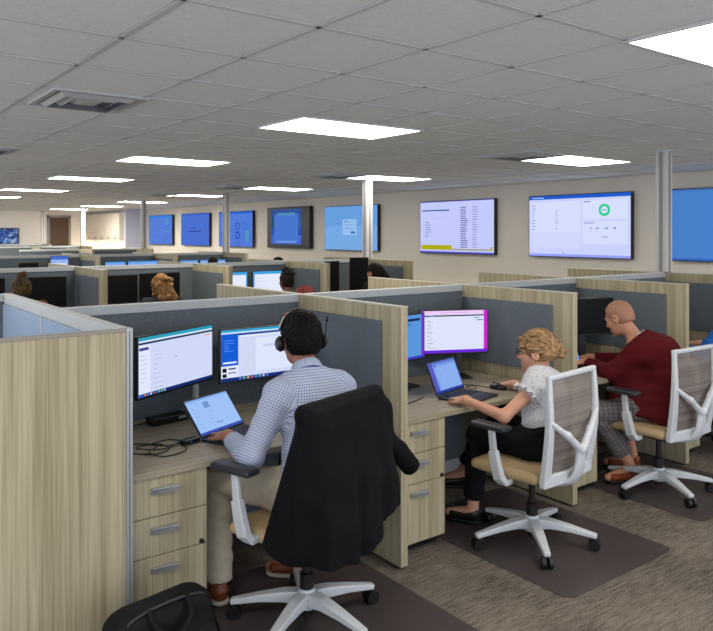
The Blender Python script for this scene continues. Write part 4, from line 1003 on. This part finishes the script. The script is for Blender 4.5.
def bounds(J, pad=0.2):
    P = np.array([J[k] for k in J if isinstance(J[k], np.ndarray) and k not in ('f', 'u', 'r', 'hf', 'hu')]); lo = P.min(0) - pad; hi = P.max(0) + pad; lo[2] = min(lo[2], -0.01); return lo, hi

def body(t, J, M, h=0.0058, fem=False, hands=True, nose=1.0, face_dark=None):
    lo, hi = bounds(J); F = Field(lo, hi, h); s = J['s']; r = J['r']
    hipw = 1.05 if fem else 1.0; shw = 0.88 if fem else 1.0
    F.ecap(J['pel'], J['waist'], (.155 * s * hipw, .105 * s), (.130 * s * shw, .095 * s), r, .05)
    F.ecap(J['waist'], J['chest'], (.130 * s * shw, .095 * s), (.155 * s * shw, .105 * s), r, .05)
    F.ecap(J['chest'], J['neck'] - V3(0, 0, .05 * s), (.155 * s * shw, .10 * s), (.10 * s, .065 * s), r, .05)
    for a in 'LR':
        F.cap(J['neck'] * .7 + J['sh' + a] * .3 - V3(0, 0, .03 * s), J['sh' + a], .052 * s * shw, .052 * s * shw, .04)
        F.cap(J['sh' + a], J['el' + a], .047 * s * shw, .038 * s * shw, .03); F.cap(J['el' + a], J['wr' + a], .039 * s * shw, .025 * s * shw, .02)
        F.cap(J['hip' + a], J['kn' + a], .082 * s, .054 * s, .03); F.cap(J['kn' + a], J['kn' + a] * .6 + J['an' + a] * .4 , .052 * s, .052 * s, .02); F.cap(J['kn' + a] * .6 + J['an' + a] * .4, J['an' + a], .052 * s, .034 * s, .02)
        F.cap(J['an' + a] - V3(0, 0, .03 * s), J['to' + a], .034 * s, .026 * s, .02)
    Hh, R, hs = head_frame(J)
    F.cap(J['neck'] - V3(0, 0, .03 * s), Hh(0, -.02, -.06), .054 * s * (0.85 if fem else 1), .050 * s * (0.85 if fem else 1), .025)
    F.ell(Hh(0, -.012, .03), np.array((.074, .094, .085)) * hs, R, .02)
    F.ell(Hh(0, .028, -.028), np.array((.060, .064, .082)) * hs, R, .025)
    F.ell(Hh(0, .040, -.074), np.array((.044, .048, .034)) * hs, R, .02)
    F.ell(Hh(0, .078, -.094), np.array((.018, .016, .014)) * hs, R, .015)
    F.cap(Hh(-.03, .083, .026), Hh(.03, .083, .026), .010 * hs, .010 * hs, .012)
    F.cap(Hh(0, .088, .012), Hh(0, .105 , -.022), .008 * hs, .012 * hs, .010); F.cap(Hh(-.010, .094, -.026), Hh(.010, .094, -.026), .009 * hs, .009 * hs, .006)
    F.ell(Hh(0, .086, -.052), np.array((.022, .010, .006)) * hs, R, .006); F.ell(Hh(0, .085, -.062), np.array((.018, .010, .007)) * hs, R, .006)
    for sx in (-1, 1):
        F.ell(Hh(sx * .032, .086, .010), np.array((.014, .010, .009)) * hs, R, .006, op='sub')
        F.ell(Hh(sx * .076, -.006, -.008), np.array((.010, .022, .032)) * hs, R, .008); F.ell(Hh(sx * .082, -.002, -.006), np.array((.006, .010, .016)) * hs, R, 0, op='sub')
        F.ell(Hh(sx * .045, .060, -.025), np.array((.020, .022, .022)) * hs, R, .02)
    if hands:
        for a, sd in (('L', 1), ('R', -1)):
            hd = J.get('hd' + a, nrm(J['wr' + a] - J['el' + a]) * V3(1, 1, 0)); hn = J.get('hn' + a, V3(0, 0, -1))
            hand(F, J['wr' + a], hd, hn, -sd, s, J.get('curl' + a, .35))
    o = F.build('body', M, t, t.location)
    for sx in (-1, 1):
        e = MB(); c_ = Hh(sx * .032, .069, .010); 
        g = bmesh.new(); bmesh.ops.create_uvsphere(g, u_segments=12, v_segments=8, radius=.0125 * hs); vs = [tuple(np.array(v.co) + c_ - np.array(t.location)) for v in g.verts]; fs = [tuple(v.index for v in f.verts) for f in g.faces]; g.free()
        e.add(vs, fs, M_EYEW); ey = e.build('eye', parent=t, smooth=True)
        e = MB(); c2 = Hh(sx * .032, .0805, .010) - np.array(t.location); fdir = R[1]; e.cyl(c2, c2 + fdir * .002, .0055 * hs, .0045 * hs, M_IRIS, 10); e.build('iris', parent=ey)
    return o

def torso_cloth(t, J, M, name, infl=.014, end=1.0, h=0.007, shw=1.0, arm=.012, hem=None, neckcut=.0, uv=False, k=.04, sleeve=True, puff=None, neck_n=None, wscale=1.0, skirt=False, more=None):
    lo, hi = bounds(J); F = Field(lo, hi, h); s = J['s']; r = J['r']; i = infl
    base = J['pel'] * 1.0 if hem is None else hem
    F.ecap(base, J['waist'], (.152 * s * shw * wscale + i, .108 * s + i), (.138 * s * shw * wscale + i, .102 * s + i), r, k, flat=False)
    F.ecap(J['waist'], J['chest'], (.138 * s * shw * wscale + i, .102 * s + i), (.158 * s * shw + i, .108 * s + i), r, k)
    F.ecap(J['chest'], J['neck'] - V3(0, 0, .05 * s), (.158 * s * shw + i, .104 * s + i), (.10 * s + i, .066 * s + i), r, k)
    for a in 'LR':
        F.cap(J['neck'] * .7 + J['sh' + a] * .3 - V3(0, 0, .03 * s), J['sh' + a], .058 * s * shw + i, .050 * s * shw + i, .06)
        if sleeve:
            F.cap(J['sh' + a], J['el' + a], .048 * s * shw + arm + .003, .041 * s * shw + arm, .035)
            e = J['el' + a] + (J['wr' + a] - J['el' + a]) * end
            F.cap(J['el' + a], J['el' + a] * .8 + e * .2, .041 * s * shw + arm, .041 * s * shw + arm, .02)
            F.cap(J['el' + a] * .9 + e * .1, e, .040 * s * shw + arm, (.027 + .012 * (1 - end)) * s * shw + arm * .8, .02, flat=True)
        elif puff:
            F.cap(J['sh' + a] + V3(0, 0, .01), J['sh' + a] * .78 + J['el' + a] * .22, .054 * s * shw + i, .062 * s * shw + puff, .02, flat=True)
    if skirt: F.ecap(J['pel'] + J['f'] * .06 - V3(0, 0, .075), J['pel'] + J['f'] * .01 + V3(0, 0, .10), (.225 * s, .205 * s), (.180 * s, .135 * s), r, .05, flat=True)
    if more: more(F)
    # folds
    ph = abs(float(J['pel'][0])) * 7
    F.fn(lambda A, g: A + .0022 * np.sin(g[2] * 70 + g[0] * 38 + g[1] * 21 + ph) + .0016 * np.sin(g[2] * 33 - g[0] * 60 + ph))
    n = nrm(J['head'] - J['neck']) if neck_n is None else neck_n
    ncut = J['neck'] + n * neckcut
    sl_ = F
    lo_b = J['pel'] if hem is None else hem
    # cut neck only near the neck
    def cutneck(A, g):
        d = (g[0] - ncut[0]) * n[0] + (g[1] - ncut[1]) * n[1] + (g[2] - ncut[2]) * n[2]
        rr = np.sqrt((g[0] - ncut[0]) ** 2 + (g[1] - ncut[1]) ** 2 + (g[2] - ncut[2]) ** 2)
        return np.where(rr < .16, np.maximum(A, d), A)
    F.fn(cutneck)
    U = None
    if uv:
        U = [(J['waist'] - V3(0, 0, .3), J['neck'] + V3(0, 0, .1), r, .14 * s)]
        for a in 'LR': U += [(J['sh' + a], J['el' + a], r, .06 * s), (J['el' + a], J['wr' + a], r, .05 * s)]
    return F.build(name, M, t, t.location, uv=U)

def trousers(t, J, M, h=0.008, infl=.013, cuff=.0, uv=False, loose=.008):
    lo, hi = bounds(J); F = Field(lo, hi, h); s = J['s']; r = J['r']; i = infl
    F.ecap(J['pel'] - V3(0, 0, .02), J['waist'] * .7 + J['pel'] * .3, (.158 * s + i, .110 * s + i), (.140 * s + i, .104 * s + i), r, .04)
    for a in 'LR':
        F.cap(J['hip' + a], J['kn' + a], .086 * s + i, .057 * s + i, .04)
        e = J['kn' + a] + (J['an' + a] - J['kn' + a]) * (1 - cuff)
        F.cap(J['kn' + a], J['kn' + a] * .7 + e * .3, .056 * s + i, .053 * s + i, .02)
        F.cap(J['kn' + a] * .85 + e * .15, e, .053 * s + i, .044 * s + i + loose, .02, flat=True)
    ph = float(J['pel'][1]) * 5
    F.fn(lambda A, g: A + .0025 * np.sin(g[2] * 62 + g[1] * 40 + ph) + .0015 * np.sin(g[2] * 110 + g[0] * 50))
    U = [(J['pel'], J['waist'], r, .14)] + [(J['hip' + a], J['kn' + a], r, .08) for a in 'LR'] + [(J['kn' + a], J['an' + a], r, .06) for a in 'LR'] if uv else None
    return F.build('trousers', M, t, t.location, uv=U)

def shoe(t, an, to, M, M_sole, s=1.0, low=False, h=0.005):
    d = nrm((to - an) * V3(1, 1, 0)); side = np.cross(d, V3(0, 0, 1))
    heel = V3(an[0], an[1], 0) - d * .055 * s; tip = V3(to[0], to[1], 0) + d * .02
    z0 = min(an[2] - 0.095, to[2] - 0.035); z0 = max(z0, 0.006)
    F = Field(np.minimum(heel, tip) - .08, np.maximum(heel, tip) + np.array((.08, .08, .26)), h)
    up = V3(0, 0, z0)
    F.ecap(heel + d * .035 + up + V3(0, 0, .045), tip - d * .045 + up + V3(0, 0, .035), (.036 * s, .040 * s), (.043 * s, .030 * s), side, .02)
    F.cap(heel + d * .04 + up + V3(0, 0, .05), heel + d * .05 + up + V3(0, 0, .085 if not low else .065), .040 * s, .040 * s, .02, flat=True)
    F.cut(heel + up + V3(0, 0, .014), (0, 0, -1))
    if low: F.ell(heel + d * .075 + up + V3(0, 0, .10), (.055, .026, .032), [d, side, V3(0, 0, 1)], 0, op='sub')
    o = F.build('shoe', M, t, t.location)
    F = Field(np.minimum(heel, tip) - .08, np.maximum(heel, tip) + np.array((.08, .08, .2)), h)
    F.ecap(heel + d * .035 + up + V3(0, 0, .02), tip - d * .045 + up + V3(0, 0, .02), (.041 * s, .05), (.047 * s, .05), side, 0); F.cut(heel + up + V3(0, 0, .020), (0, 0, 1)); F.cut(heel + up, (0, 0, -1))
    F.build('sole', M_sole, o, t.location)
    return o

def hair_cap(t, J, M, infl=.010, hl=(.09, .06), nape=-.055, ear=(.02, -.02), h=0.005, extra=None, rough=.002, name='hair', nell=1.0):
    Hh, R, hs = head_frame(J); c = np.array(J['head'], float)
    F = Field(c - .24, c + .24, h)
    F.ell(Hh(0, -.012, .032), np.array((.074 + infl, .094 + infl, .086 + infl)) * hs, R, .01)
    F.ell(Hh(0, -.045, -.02), np.array((.062 + infl * .6, .052 + infl, .05 + infl)) * hs * nell, R, .03)
    n_l = nrm((0, hl[1] - ear[1], -(hl[0] - ear[0]))); nw = R[1] * n_l[1] + R[2] * n_l[2]
    F.cut(Hh(0, ear[0], ear[1]), nw); F.cut(Hh(0, 0, nape), -R[2])
    for sx in (-1, 1): F.ell(Hh(sx * .084, -.004, -.016), np.array((.016, .024, .036)) * hs, R, 0, op='sub')
    if extra: extra(F, Hh, R, hs)
    if rough: F.fn(lambda A, g: A + rough * np.sin(g[0] * 190 + 3 * np.sin(g[2] * 60)) * np.sin(g[1] * 170 + g[2] * 120))
    return F.build(name, M, t, t.location)

def start_person(label, J, group=None):
    return thing('person', label, 'person', (float(J['pel'][0]), float(J['pel'][1]), 0.0), 0, group)

# --- man in the checked shirt
J = seated(1.79, 2.69, 0.0)
J.update(pel=V3(1.775, 2.63, .555), waist=V3(1.79, 2.64, .70), chest=V3(1.80, 2.68, .88), neck=V3(1.805, 2.745, 1.025), head=V3(1.825, 2.83, 1.160), hf=V3(.20, .97, -.10), r=V3(1, 0, 0), hs=1.07,
         shL=V3(1.63, 2.70, .955), shR=V3(1.95, 2.70, .952), elL=V3(1.475, 2.67, .725), elR=V3(2.07, 2.76, .725), wrL=V3(1.505, 2.93, .748), wrR=V3(1.99, 2.98, .735),
         hdL=V3(.12, .99, -.12), hdR=V3(-.1, 1, -.1), hipL=V3(1.68, 2.66, .54), hipR=V3(1.87, 2.66, .54), knL=V3(1.50, 3.02, .535), knR=V3(1.93, 3.06, .53), anL=V3(1.475, 2.97, .105), anR=V3(1.88, 2.97, .105), toL=V3(1.47, 3.13, .04), toR=V3(1.80, 3.06, .04))
man = start_person('dark haired man in blue checked shirt and headset, seen from behind, typing on a laptop', J)
SK1 = skin('skin_tan', (172, 116, 88)); body(man, J, SK1)
M_CHECK = checked('checked_shirt', (200, 206, 218), (92, 114, 166), 0.0115, 0.34)
torso_cloth(man, J, M_CHECK, 'shirt', .014, .78, .006, uv=True, neckcut=.012, arm=.014)
Hh, R, hs = head_frame(J)
F = Field(J['neck'] - .12, J['neck'] + .14, .005); nn = nrm(Hh(0, -.02, -.06) - J['neck'])
F.cap(J['neck'] - nn * .005, J['neck'] + nn * .042, .078, .064, 0, flat=True); F.cap(J['neck'] - nn * .03, J['neck'] + nn * .06, .069, .056, 0, flat=True, op='sub')
F.build('collar', M_CHECK, man, man.location, uv=[(J['neck'] - nn * .1, J['neck'] + nn * .2, V3(1, 0, 0), .07)])
M_BEIGE = plain('beige_chinos', (184, 172, 148), 0.9, spec=.15, noise=.05, scale=40); trousers(man, J, M_BEIGE)
M_BRSHOE = plain('brown_leather', (120, 62, 30), 0.4); M_SOLEW = plain('pale_sole', (206, 196, 180), .6)
shoe(man, J['anL'], J['toL'], M_BRSHOE, M_SOLEW); shoe(man, J['anR'], J['toR'], M_BRSHOE, M_SOLEW)
M_HAIRB = streaky('hair_black', (5, 4, 4), (15, 12, 11), (90, 90, 60), .5); hair_cap(man, J, M_HAIRB, .012, nape=-.060, rough=.0035)
# headset: its own thing
hsobj = thing('headset', 'black headset with boom microphone worn by the man in the checked shirt', 'headset', tuple(J['head']))
hl = J['head']
def Lh(x, y, z): return Vector(Hh(x, y, z) - hl)
b = MB(); b.bar([Lh(.096 * math.sin(a), .004 + .0 * a, .02 + .112 * math.cos(a)) for a in np.linspace(-1.35, 1.35, 19)], 0.020, 0.006, M_BLACKP, tuple(R[1])); b.build('headband', parent=hsobj, smooth=False, bevel=.002)
b = MB(); b.bar([Lh(.0985 * math.sin(a), .004, .02 + .1145 * math.cos(a)) for a in np.linspace(-1.25, -.75, 6)], 0.012, 0.004, plain('headset_silver', (200, 198, 200), .3, metal=.5), tuple(R[1])); b.build('slider', parent=hsobj)
b = MB(); b.bar([Lh(.1 * math.sin(a), .004, .02 + .116 * math.cos(a)) for a in np.linspace(-.78, -.62, 3)], 0.010, 0.004, plain('headset_red', (190, 40, 30), .4), tuple(R[1])); b.build('side_marker', parent=hsobj)
for sx in (-1, 1):
    e = MB(); e.cyl(Lh(sx * .086, -.004, -.012), Lh(sx * .100, -.004, -.012), .034, .036, M_BLACKF, 22); e.cyl(Lh(sx * .100, -.004, -.012), Lh(sx * .112, -.004, -.012), .032, .026, M_BLACKP, 22)
    e.build('ear_cup', parent=hsobj, bevel=.003)
b = MB(); b.tube([Lh(.108, .0, -.01), Lh(.116, -.004, .03), Lh(.122, -.008, .075)], .0035, M_BLACKP, 8); b.tube([Lh(.122, -.008, .072), Lh(.124, -.009, .095)], .006, M_BLACKP, 8); b.build('microphone_boom', parent=hsobj, smooth=True)

# --- woman with the bun
J = seated(3.22, 2.60, 0.20, s=.93)
J.update(pel=V3(3.19, 2.53, .53), waist=V3(3.20, 2.535, .64), chest=V3(3.215, 2.55, .78), neck=V3(3.235, 2.585, .888), head=V3(3.275, 2.64, .986), hf=V3(-.42, .90, -.10), r=nrm(V3(.95, .28, 0)), f=nrm(V3(-.28, .95, 0)),
         shL=V3(3.085, 2.515, .825), shR=V3(3.36, 2.60, .825), elL=V3(2.905, 2.56, .695), elR=V3(3.43, 2.71, .69), wrL=V3(2.875, 2.80, .742), wrR=V3(3.415, 2.925, .740),
         hdL=V3(.18, .98, -.10), hdR=V3(-.18, .98, -.12), hipL=V3(3.10, 2.55, .52), hipR=V3(3.27, 2.60, .52), knL=V3(3.05, 2.88, .505), knR=V3(3.26, 2.93, .525), anL=V3(3.03, 2.90, .10), anR=V3(3.20, 3.14, .22), toL=V3(2.97, 3.03, .045), toR=V3(3.10, 3.25, .14), hs=1.13)
wo = start_person('woman with blonde bun, glasses and white ruffled top typing on a laptop', J)
SK2 = skin('skin_fair', (216, 160, 130)); body(wo, J, SK2, fem=True)
def blouse_mat():
    m, nt, b = new_mat('white_print_blouse'); L = nt.links; b.inputs['Roughness'].default_value = .9; b.inputs['Specular IOR Level'].default_value = .1
    tc = nt.nodes.new('ShaderNodeTexCoord'); vo = nt.nodes.new('ShaderNodeTexVoronoi'); vo.inputs['Scale'].default_value = 75
    rp = nt.nodes.new('ShaderNodeValToRGB'); rp.color_ramp.elements[0].position = .16; rp.color_ramp.elements[0].color = lin((120, 122, 134)); rp.color_ramp.elements[1].position = .30; rp.color_ramp.elements[1].color = lin((214, 214, 217))
    L.new(tc.outputs['Object'], vo.inputs['Vector']); L.new(vo.outputs['Distance'], rp.inputs['Fac']); L.new(rp.outputs['Color'], b.inputs['Base Color']); return m
M_BLOUSE = blouse_mat()
torso_cloth(wo, J, M_BLOUSE, 'blouse', .013, 1, .006, shw=.9, sleeve=False, puff=.004, neckcut=.035)
for a in 'LR':   # ruffles round the arm holes
    sh = J['sh' + a] * .80 + J['el' + a] * .20; ax = nrm(J['el' + a] - J['sh' + a]); q1 = nrm(np.cross(ax, (0, 0, 1))); q2 = np.cross(ax, q1)
    rb = MB(); n = 72; vs = []; fs = []
    for k in range(n):
        th = 2 * PI * k / n; w = math.sin(th * 13)
        for j, (rr, al) in enumerate(((.052, -.022), (.066 + .006 * w, -.004 + .008 * w), (.078 + .010 * w, .012 + .010 * math.cos(th * 13)))):
            vs.append(sh + (q1 * math.cos(th) + q2 * math.sin(th)) * rr * (1.0) + ax * al - np.array(wo.location))
    for k in range(n):
        k2 = (k + 1) % n
        for j in range(2): fs.append((k * 3 + j, k2 * 3 + j, k2 * 3 + j + 1, k * 3 + j + 1))
    rb.add(vs, fs, M_BLOUSE); rb.build('sleeve_ruffle', parent=wo, smooth=True)
M_BLKPANT = plain('black_trousers', (20, 20, 24), .9, spec=.15); trousers(wo, J, M_BLKPANT, infl=.010, cuff=.12)
M_BLKSHOE = plain('black_shoe', (22, 20, 20), .4); shoe(wo, J['anL'], J['toL'], M_BLKSHOE, M_BLKSHOE, .88, low=True); shoe(wo, J['anR'], J['toR'], M_BLKSHOE, M_BLKSHOE, .88, low=True)
M_BLONDE = streaky('hair_blonde', (84, 58, 38), (184, 146, 102), (120, 12, 70), .25, .436)
def bun(F, Hh, R, hs):
    F.ell(Hh(.0, -.112, .004), np.array((.042, .034, .042)) * hs, R, .006); F.cap(Hh(-.028, -.112, .038), Hh(.026, -.130, -.008), .017 * hs, .017 * hs, .004); F.cap(Hh(.028, -.112, .034), Hh(-.02, -.132, -.022), .016 * hs, .016 * hs, .004)
    F.cap(Hh(-.05, .072, .075), Hh(-.075, .055, .01), .018 * hs, .011 * hs, .015); F.cap(Hh(.05, .072, .075), Hh(.075, .055, .01), .018 * hs, .011 * hs, .015)
    for sx in (-1, 1): F.cap(Hh(sx * .07, .02, .03), Hh(sx * .045, -.09, -.01), .022 * hs, .022 * hs, .015)
hair_cap(wo, J, M_BLONDE, .009, hl=(.088, .048), nape=-.045, ear=(.034, -.02), extra=bun, rough=.0006, nell=.9)
Hh, R, hs = head_frame(J); Lw_ = lambda x, y, z: Vector(Hh(x, y, z) - np.array(wo.location))
g = MB()
for sx in (-1, 1):
    g.tube([Lw_(sx * .032 + .024 * math.cos(a), .100, .008 + .018 * math.sin(a)) for a in np.linspace(0, 2 * PI, 21)], .0028, M_BLACKP, 6); g.tube([Lw_(sx * .056, .098, .012), Lw_(sx * .072, .085, .014), Lw_(sx * .080, .01, .008)], .0026, M_BLACKP, 6)
g.tube([Lw_(-.009, .102, .012), Lw_(.009, .102, .012)], .0026, M_BLACKP, 6); g.build('glasses', parent=wo, smooth=True)
er = MB(); er.cyl(Lw_(-.086, -.004, -.040), Lw_(-.090, -.004, -.040), .005, .004, plain('earring_gold', (220, 190, 120), .25, metal=.9), 10); er.build('earring', parent=wo)

# --- man in the maroon jacket
J = seated(4.44, 2.60, 0.3, s=.97)
J.update(pel=V3(4.46, 2.52, .545), waist=V3(4.465, 2.515, .69), chest=V3(4.455, 2.60, .84), neck=V3(4.445, 2.745, .955), head=V3(4.405, 2.86, 1.075), hf=V3(-.10, .86, -.42), hu=V3(-.03, .42, .90), r=nrm(V3(.95, .25, 0)), f=nrm(V3(-.25, .95, 0)),
         shL=V3(4.315, 2.665, .875), shR=V3(4.61, 2.755, .875), elL=V3(4.235, 2.81, .725), elR=V3(4.68, 2.98, .73), wrL=V3(4.375, 3.10, .745), wrR=V3(4.56, 3.20, .745),
         hdL=V3(.05, 1, -.1), hdR=V3(-.2, 1, -.1), hipL=V3(4.38, 2.55, .53), hipR=V3(4.55, 2.58, .53), knL=V3(4.10, 2.84, .49), knR=V3(4.55, 2.98, .52), anL=V3(4.37, 2.76, .12), anR=V3(4.62, 2.90, .12), toL=V3(4.215, 2.82, .045), toR=V3(4.50, 3.02, .045))
ma = start_person('close cropped man in a maroon jacket and grey plaid trousers, head bent over his desk', J)
SK3 = skin('skin_ruddy', (200, 142, 112)); body(ma, J, SK3)
M_MAROON = plain('maroon_wool', (88, 22, 26), .9, spec=.12, noise=.10, scale=90)
torso_cloth(ma, J, M_MAROON, 'jacket', .024, .86, .0065, arm=.020, neckcut=.004, hem=J['pel'] + V3(0, -.01, -.02), k=.05, skirt=True, more=lambda F: (F.ecap(V3(4.37, 2.70, .80), V3(4.315, 2.715, .505), (.10, .11), (.11, .17), J['r'], .05, flat=True), F.ecap(V3(4.42, 2.63, .62), V3(4.40, 2.62, .475), (.17, .15), (.19, .19), J['r'], .05, flat=True), F.ell(J['neck'] + V3(.01, -.035, -.02), (.10, .085, .07), None, .05), F.ell(V3(4.49, 2.655, .885), (.16, .12, .09), None, .05)))
nn = nrm(J['head'] - J['neck']); F = Field(J['neck'] - .13, J['neck'] + .15, .005)
F.cap(J['neck'] - nn * .02, J['neck'] + nn * .030, .066, .058, 0, flat=True); F.cap(J['neck'] - nn * .04, J['neck'] + nn * .06, .062, .056, 0, flat=True, op='sub'); F.build('shirt_collar', plain('white_cotton', (236, 234, 232), .8), ma, ma.location)
M_PLAID = checked('grey_plaid', (122, 116, 114), (66, 62, 64), 0.030, .22); trousers(ma, J, M_PLAID, uv=True, cuff=.22, infl=.012)
M_LOAF = plain('tan_loafer', (138, 62, 26), .4); shoe(ma, J['anL'], J['toL'], M_LOAF, M_BLKSHOE, .98, low=True); shoe(ma, J['anR'], J['toR'], M_LOAF, M_BLKSHOE, .98, low=True)
M_STUB = plain('cropped_hair', (170, 122, 96), .7, noise=.22, scale=220); hair_cap(ma, J, M_STUB, .0035, nape=-.05, hl=(.072, .088), rough=.0008)

# --- person in the blue shirt at the right edge
J = seated(5.74, 2.60, 0.0)
J.update(head=V3(5.82, 2.76, 1.165), neck=V3(5.77, 2.70, 1.02), shL=V3(5.57, 2.70, .945), shR=V3(5.94, 2.72, .95), elL=V3(5.38, 2.80, .735), wrL=V3(5.50, 3.02, .745), elR=V3(5.98, 2.84, .735), wrR=V3(5.86, 3.06, .745))
bl = start_person('person in a bright blue shirt cut by the right picture edge', J)
body(bl, J, SK3, h=.008); torso_cloth(bl, J, plain('blue_shirt', (42, 112, 196), .85, spec=.15), 'shirt', .016, .95, .008, neckcut=.02)
trousers(bl, J, M_BLKPANT); shoe(bl, J['anL'], J['toL'], M_BLKSHOE, M_BLKSHOE, h=.007); shoe(bl, J['anR'], J['toR'], M_BLKSHOE, M_BLKSHOE, h=.007); hair_cap(bl, J, M_HAIRB, .01)

# --- people in the rows behind
def far_person(label, x, y, rz, skin_m, shirt_m, hair_m, s=.97, extra=None, infl=.014, lean=.0, hf=None, hu=None, chair=True, chair_label='', nape=-.06):
    J = seated(x, y, rz, lean, s)
    if hf is not None: J['hf'] = V3(*hf)
    if hu is not None: J['hu'] = V3(*hu)
    t = start_person(label, J)
    body(t, J, skin_m, h=.011); torso_cloth(t, J, shirt_m, 'shirt', .016, .9, .011, neckcut=.02); trousers(t, J, M_BLKPANT, h=.011)
    shoe(t, J['anL'], J['toL'], M_BLKSHOE, M_BLKSHOE, h=.01); shoe(t, J['anR'], J['toR'], M_BLKSHOE, M_BLKSHOE, h=.01)
    hair_cap(t, J, hair_m, infl, h=.007, extra=extra, rough=.004, nape=nape)
    if chair: chair_copy(x, y - .02 * math.cos(rz), rz, chair_label)
    return t
SKD = skin('skin_brown', (112, 70, 50)); SKL = skin('skin_light', (206, 150, 120))
M_NAVY = plain('navy_top', (34, 36, 46), .9); M_GREYT = plain('grey_top', (88, 88, 92), .9); M_BLKT = plain('black_top', (16, 16, 18), .9); M_RUST = plain('rust_top', (120, 60, 40), .9)
M_BRAID = streaky('hair_braids', (12, 9, 7), (96, 72, 42), (75, 75, 40)); M_CURL = streaky('hair_curly', (44, 26, 16), (196, 146, 92), (75, 75, 60), 1.0); M_DKBR = streaky('hair_dark', (14, 11, 10), (44, 34, 30), (60, 60, 60)); M_RED = streaky('hair_red', (60, 20, 20), (120, 50, 44), (60, 60, 60))
def topknot(F, Hh, R, hs): F.ell(Hh(0, -.02, .138), (.042, .042, .036), R, .008); F.cap(Hh(-.022, -.02, .14), Hh(.022, -.03, .160), .024, .022, .006)
def curls(F, Hh, R, hs):
    r_ = random.Random(5); F.cap(Hh(.0, -.06, .08), Hh(.02, -.10, -.10), .075, .07, .02); F.cap(Hh(.03, -.09, .0), Hh(.12, -.11, -.12), .06, .05, .02)
    for _ in range(26):
        a = r_.uniform(0, 2 * PI); zz_ = r_.uniform(-.14, .11); q = .085 if zz_ > 0 else .10; F.ell(Hh(q * math.cos(a) + .02, -.055 + q * .9 * math.sin(a) - .02, zz_), (.026, .026, .026), R, .01)
def spiky(F, Hh, R, hs):
    r_ = random.Random(9); F.ell(Hh(0, -.04, .10), (.062, .06, .06), R, .02)
    for _ in range(30):
        a = r_.uniform(0, 2 * PI); e = r_.uniform(-.1, 1.3); dx, dy, dz = math.cos(a) * math.cos(e), math.sin(a) * math.cos(e), math.sin(e)
        F.cap(Hh(dx * .05, -.04 + dy * .05, .10 + dz * .05), Hh(dx * .095, -.04 + dy * .09, .10 + dz * .095), .014, .006, .008)
def ponytail(F, Hh, R, hs): F.cap(Hh(0, -.09, .05), Hh(.06, -.15, -.06), .045, .04, .02); F.cap(Hh(.06, -.15, -.06), Hh(.05, -.14, -.2), .04, .022, .02)
far_person('person with dark braided topknot sitting at left before a black monitor', 1.63, 7.28, .1, SKD, M_RUST, M_BRAID, .96, topknot, chair_label='white office chair of the person with the topknot')
far_person('person with curly light brown hair sitting before two black monitors', 2.98, 7.30, 0.0, SKL, M_NAVY, M_CURL, .93, curls, .02, chair_label='white office chair of the curly haired person')
far_person('person with a spiky dark bun sitting before lit monitors', 4.51, 7.25, 0.0, SKD, M_GREYT, M_DKBR, .93, spiky, .012, chair_label='white office chair of the person with the spiky bun')
far_person('person in black with dark ponytail sitting before tilted black monitors', 5.74, 7.12, 0.15, SKL, M_BLKT, M_DKBR, .99, ponytail, .016, chair_label='white office chair of the person with the dark ponytail')
far_person('red haired person behind the front partition, only hair and forehead showing', 3.20, 4.95, PI, SKL, M_GREYT, M_RED, .945, None, .018, hf=(0, -.9, -.3), chair_label='white office chair of the red haired person')
far_person('dark haired person far back before a bright screen near the third pole', 5.74, 11.7, 0.0, SKD, M_NAVY, M_DKBR, .95, None, .014, chair_label='white office chair of the person near the third pole')
far_person('dark head showing over the second row partition beside the second pole', 5.66, 9.45, PI, SKD, M_NAVY, M_DKBR, 1.0, None, .014, chair_label='white office chair facing away in the second row')

# ------------------------------------------------------------------ light and camera
def area(name, loc, rot, sx, sy, power, col):
    l = bpy.data.lights.new(name, 'AREA'); l.shape = 'RECTANGLE'; l.size = sx; l.size_y = sy; l.energy = power; l.color = lin(col)[:3]
    o = bpy.data.objects.new(name, l); C.objects.link(o); o.location = loc; o.rotation_euler = rot; return o
area('under_cabinet_light', (8.36, 25.3, 1.395), (0, 0, 0), 0.2, 3.3, 22, (255, 226, 190))
W = bpy.data.worlds.new('world'); bpy.context.scene.world = W; W.use_nodes = True
W.node_tree.nodes['Background'].inputs['Color'].default_value = lin((214, 222, 240)); W.node_tree.nodes['Background'].inputs['Strength'].default_value = 2.4

cd = bpy.data.cameras.new('camera'); cam = bpy.data.objects.new('camera', cd); C.objects.link(cam)
cam.location = (0, 0, 1.65); cam.rotation_euler = (PI / 2, 0, -0.6483)
cd.sensor_width = 36; cd.lens = 36 * 729.26 / 713; cd.shift_x = 0.0007; cd.shift_y = -(315.5 - 233.1) / 713
cd.clip_start = 0.05; cd.clip_end = 200
sc = bpy.context.scene; sc.camera = cam
sc.view_settings.view_transform = 'Standard'; sc.view_settings.look = 'None'; sc.view_settings.exposure = 0.0
sc.cycles.use_denoising = True; sc.cycles.max_bounces = 8; sc.cycles.diffuse_bounces = 5; sc.cycles.transparent_max_bounces = 12
sc.cycles.sample_clamp_indirect = 6.0
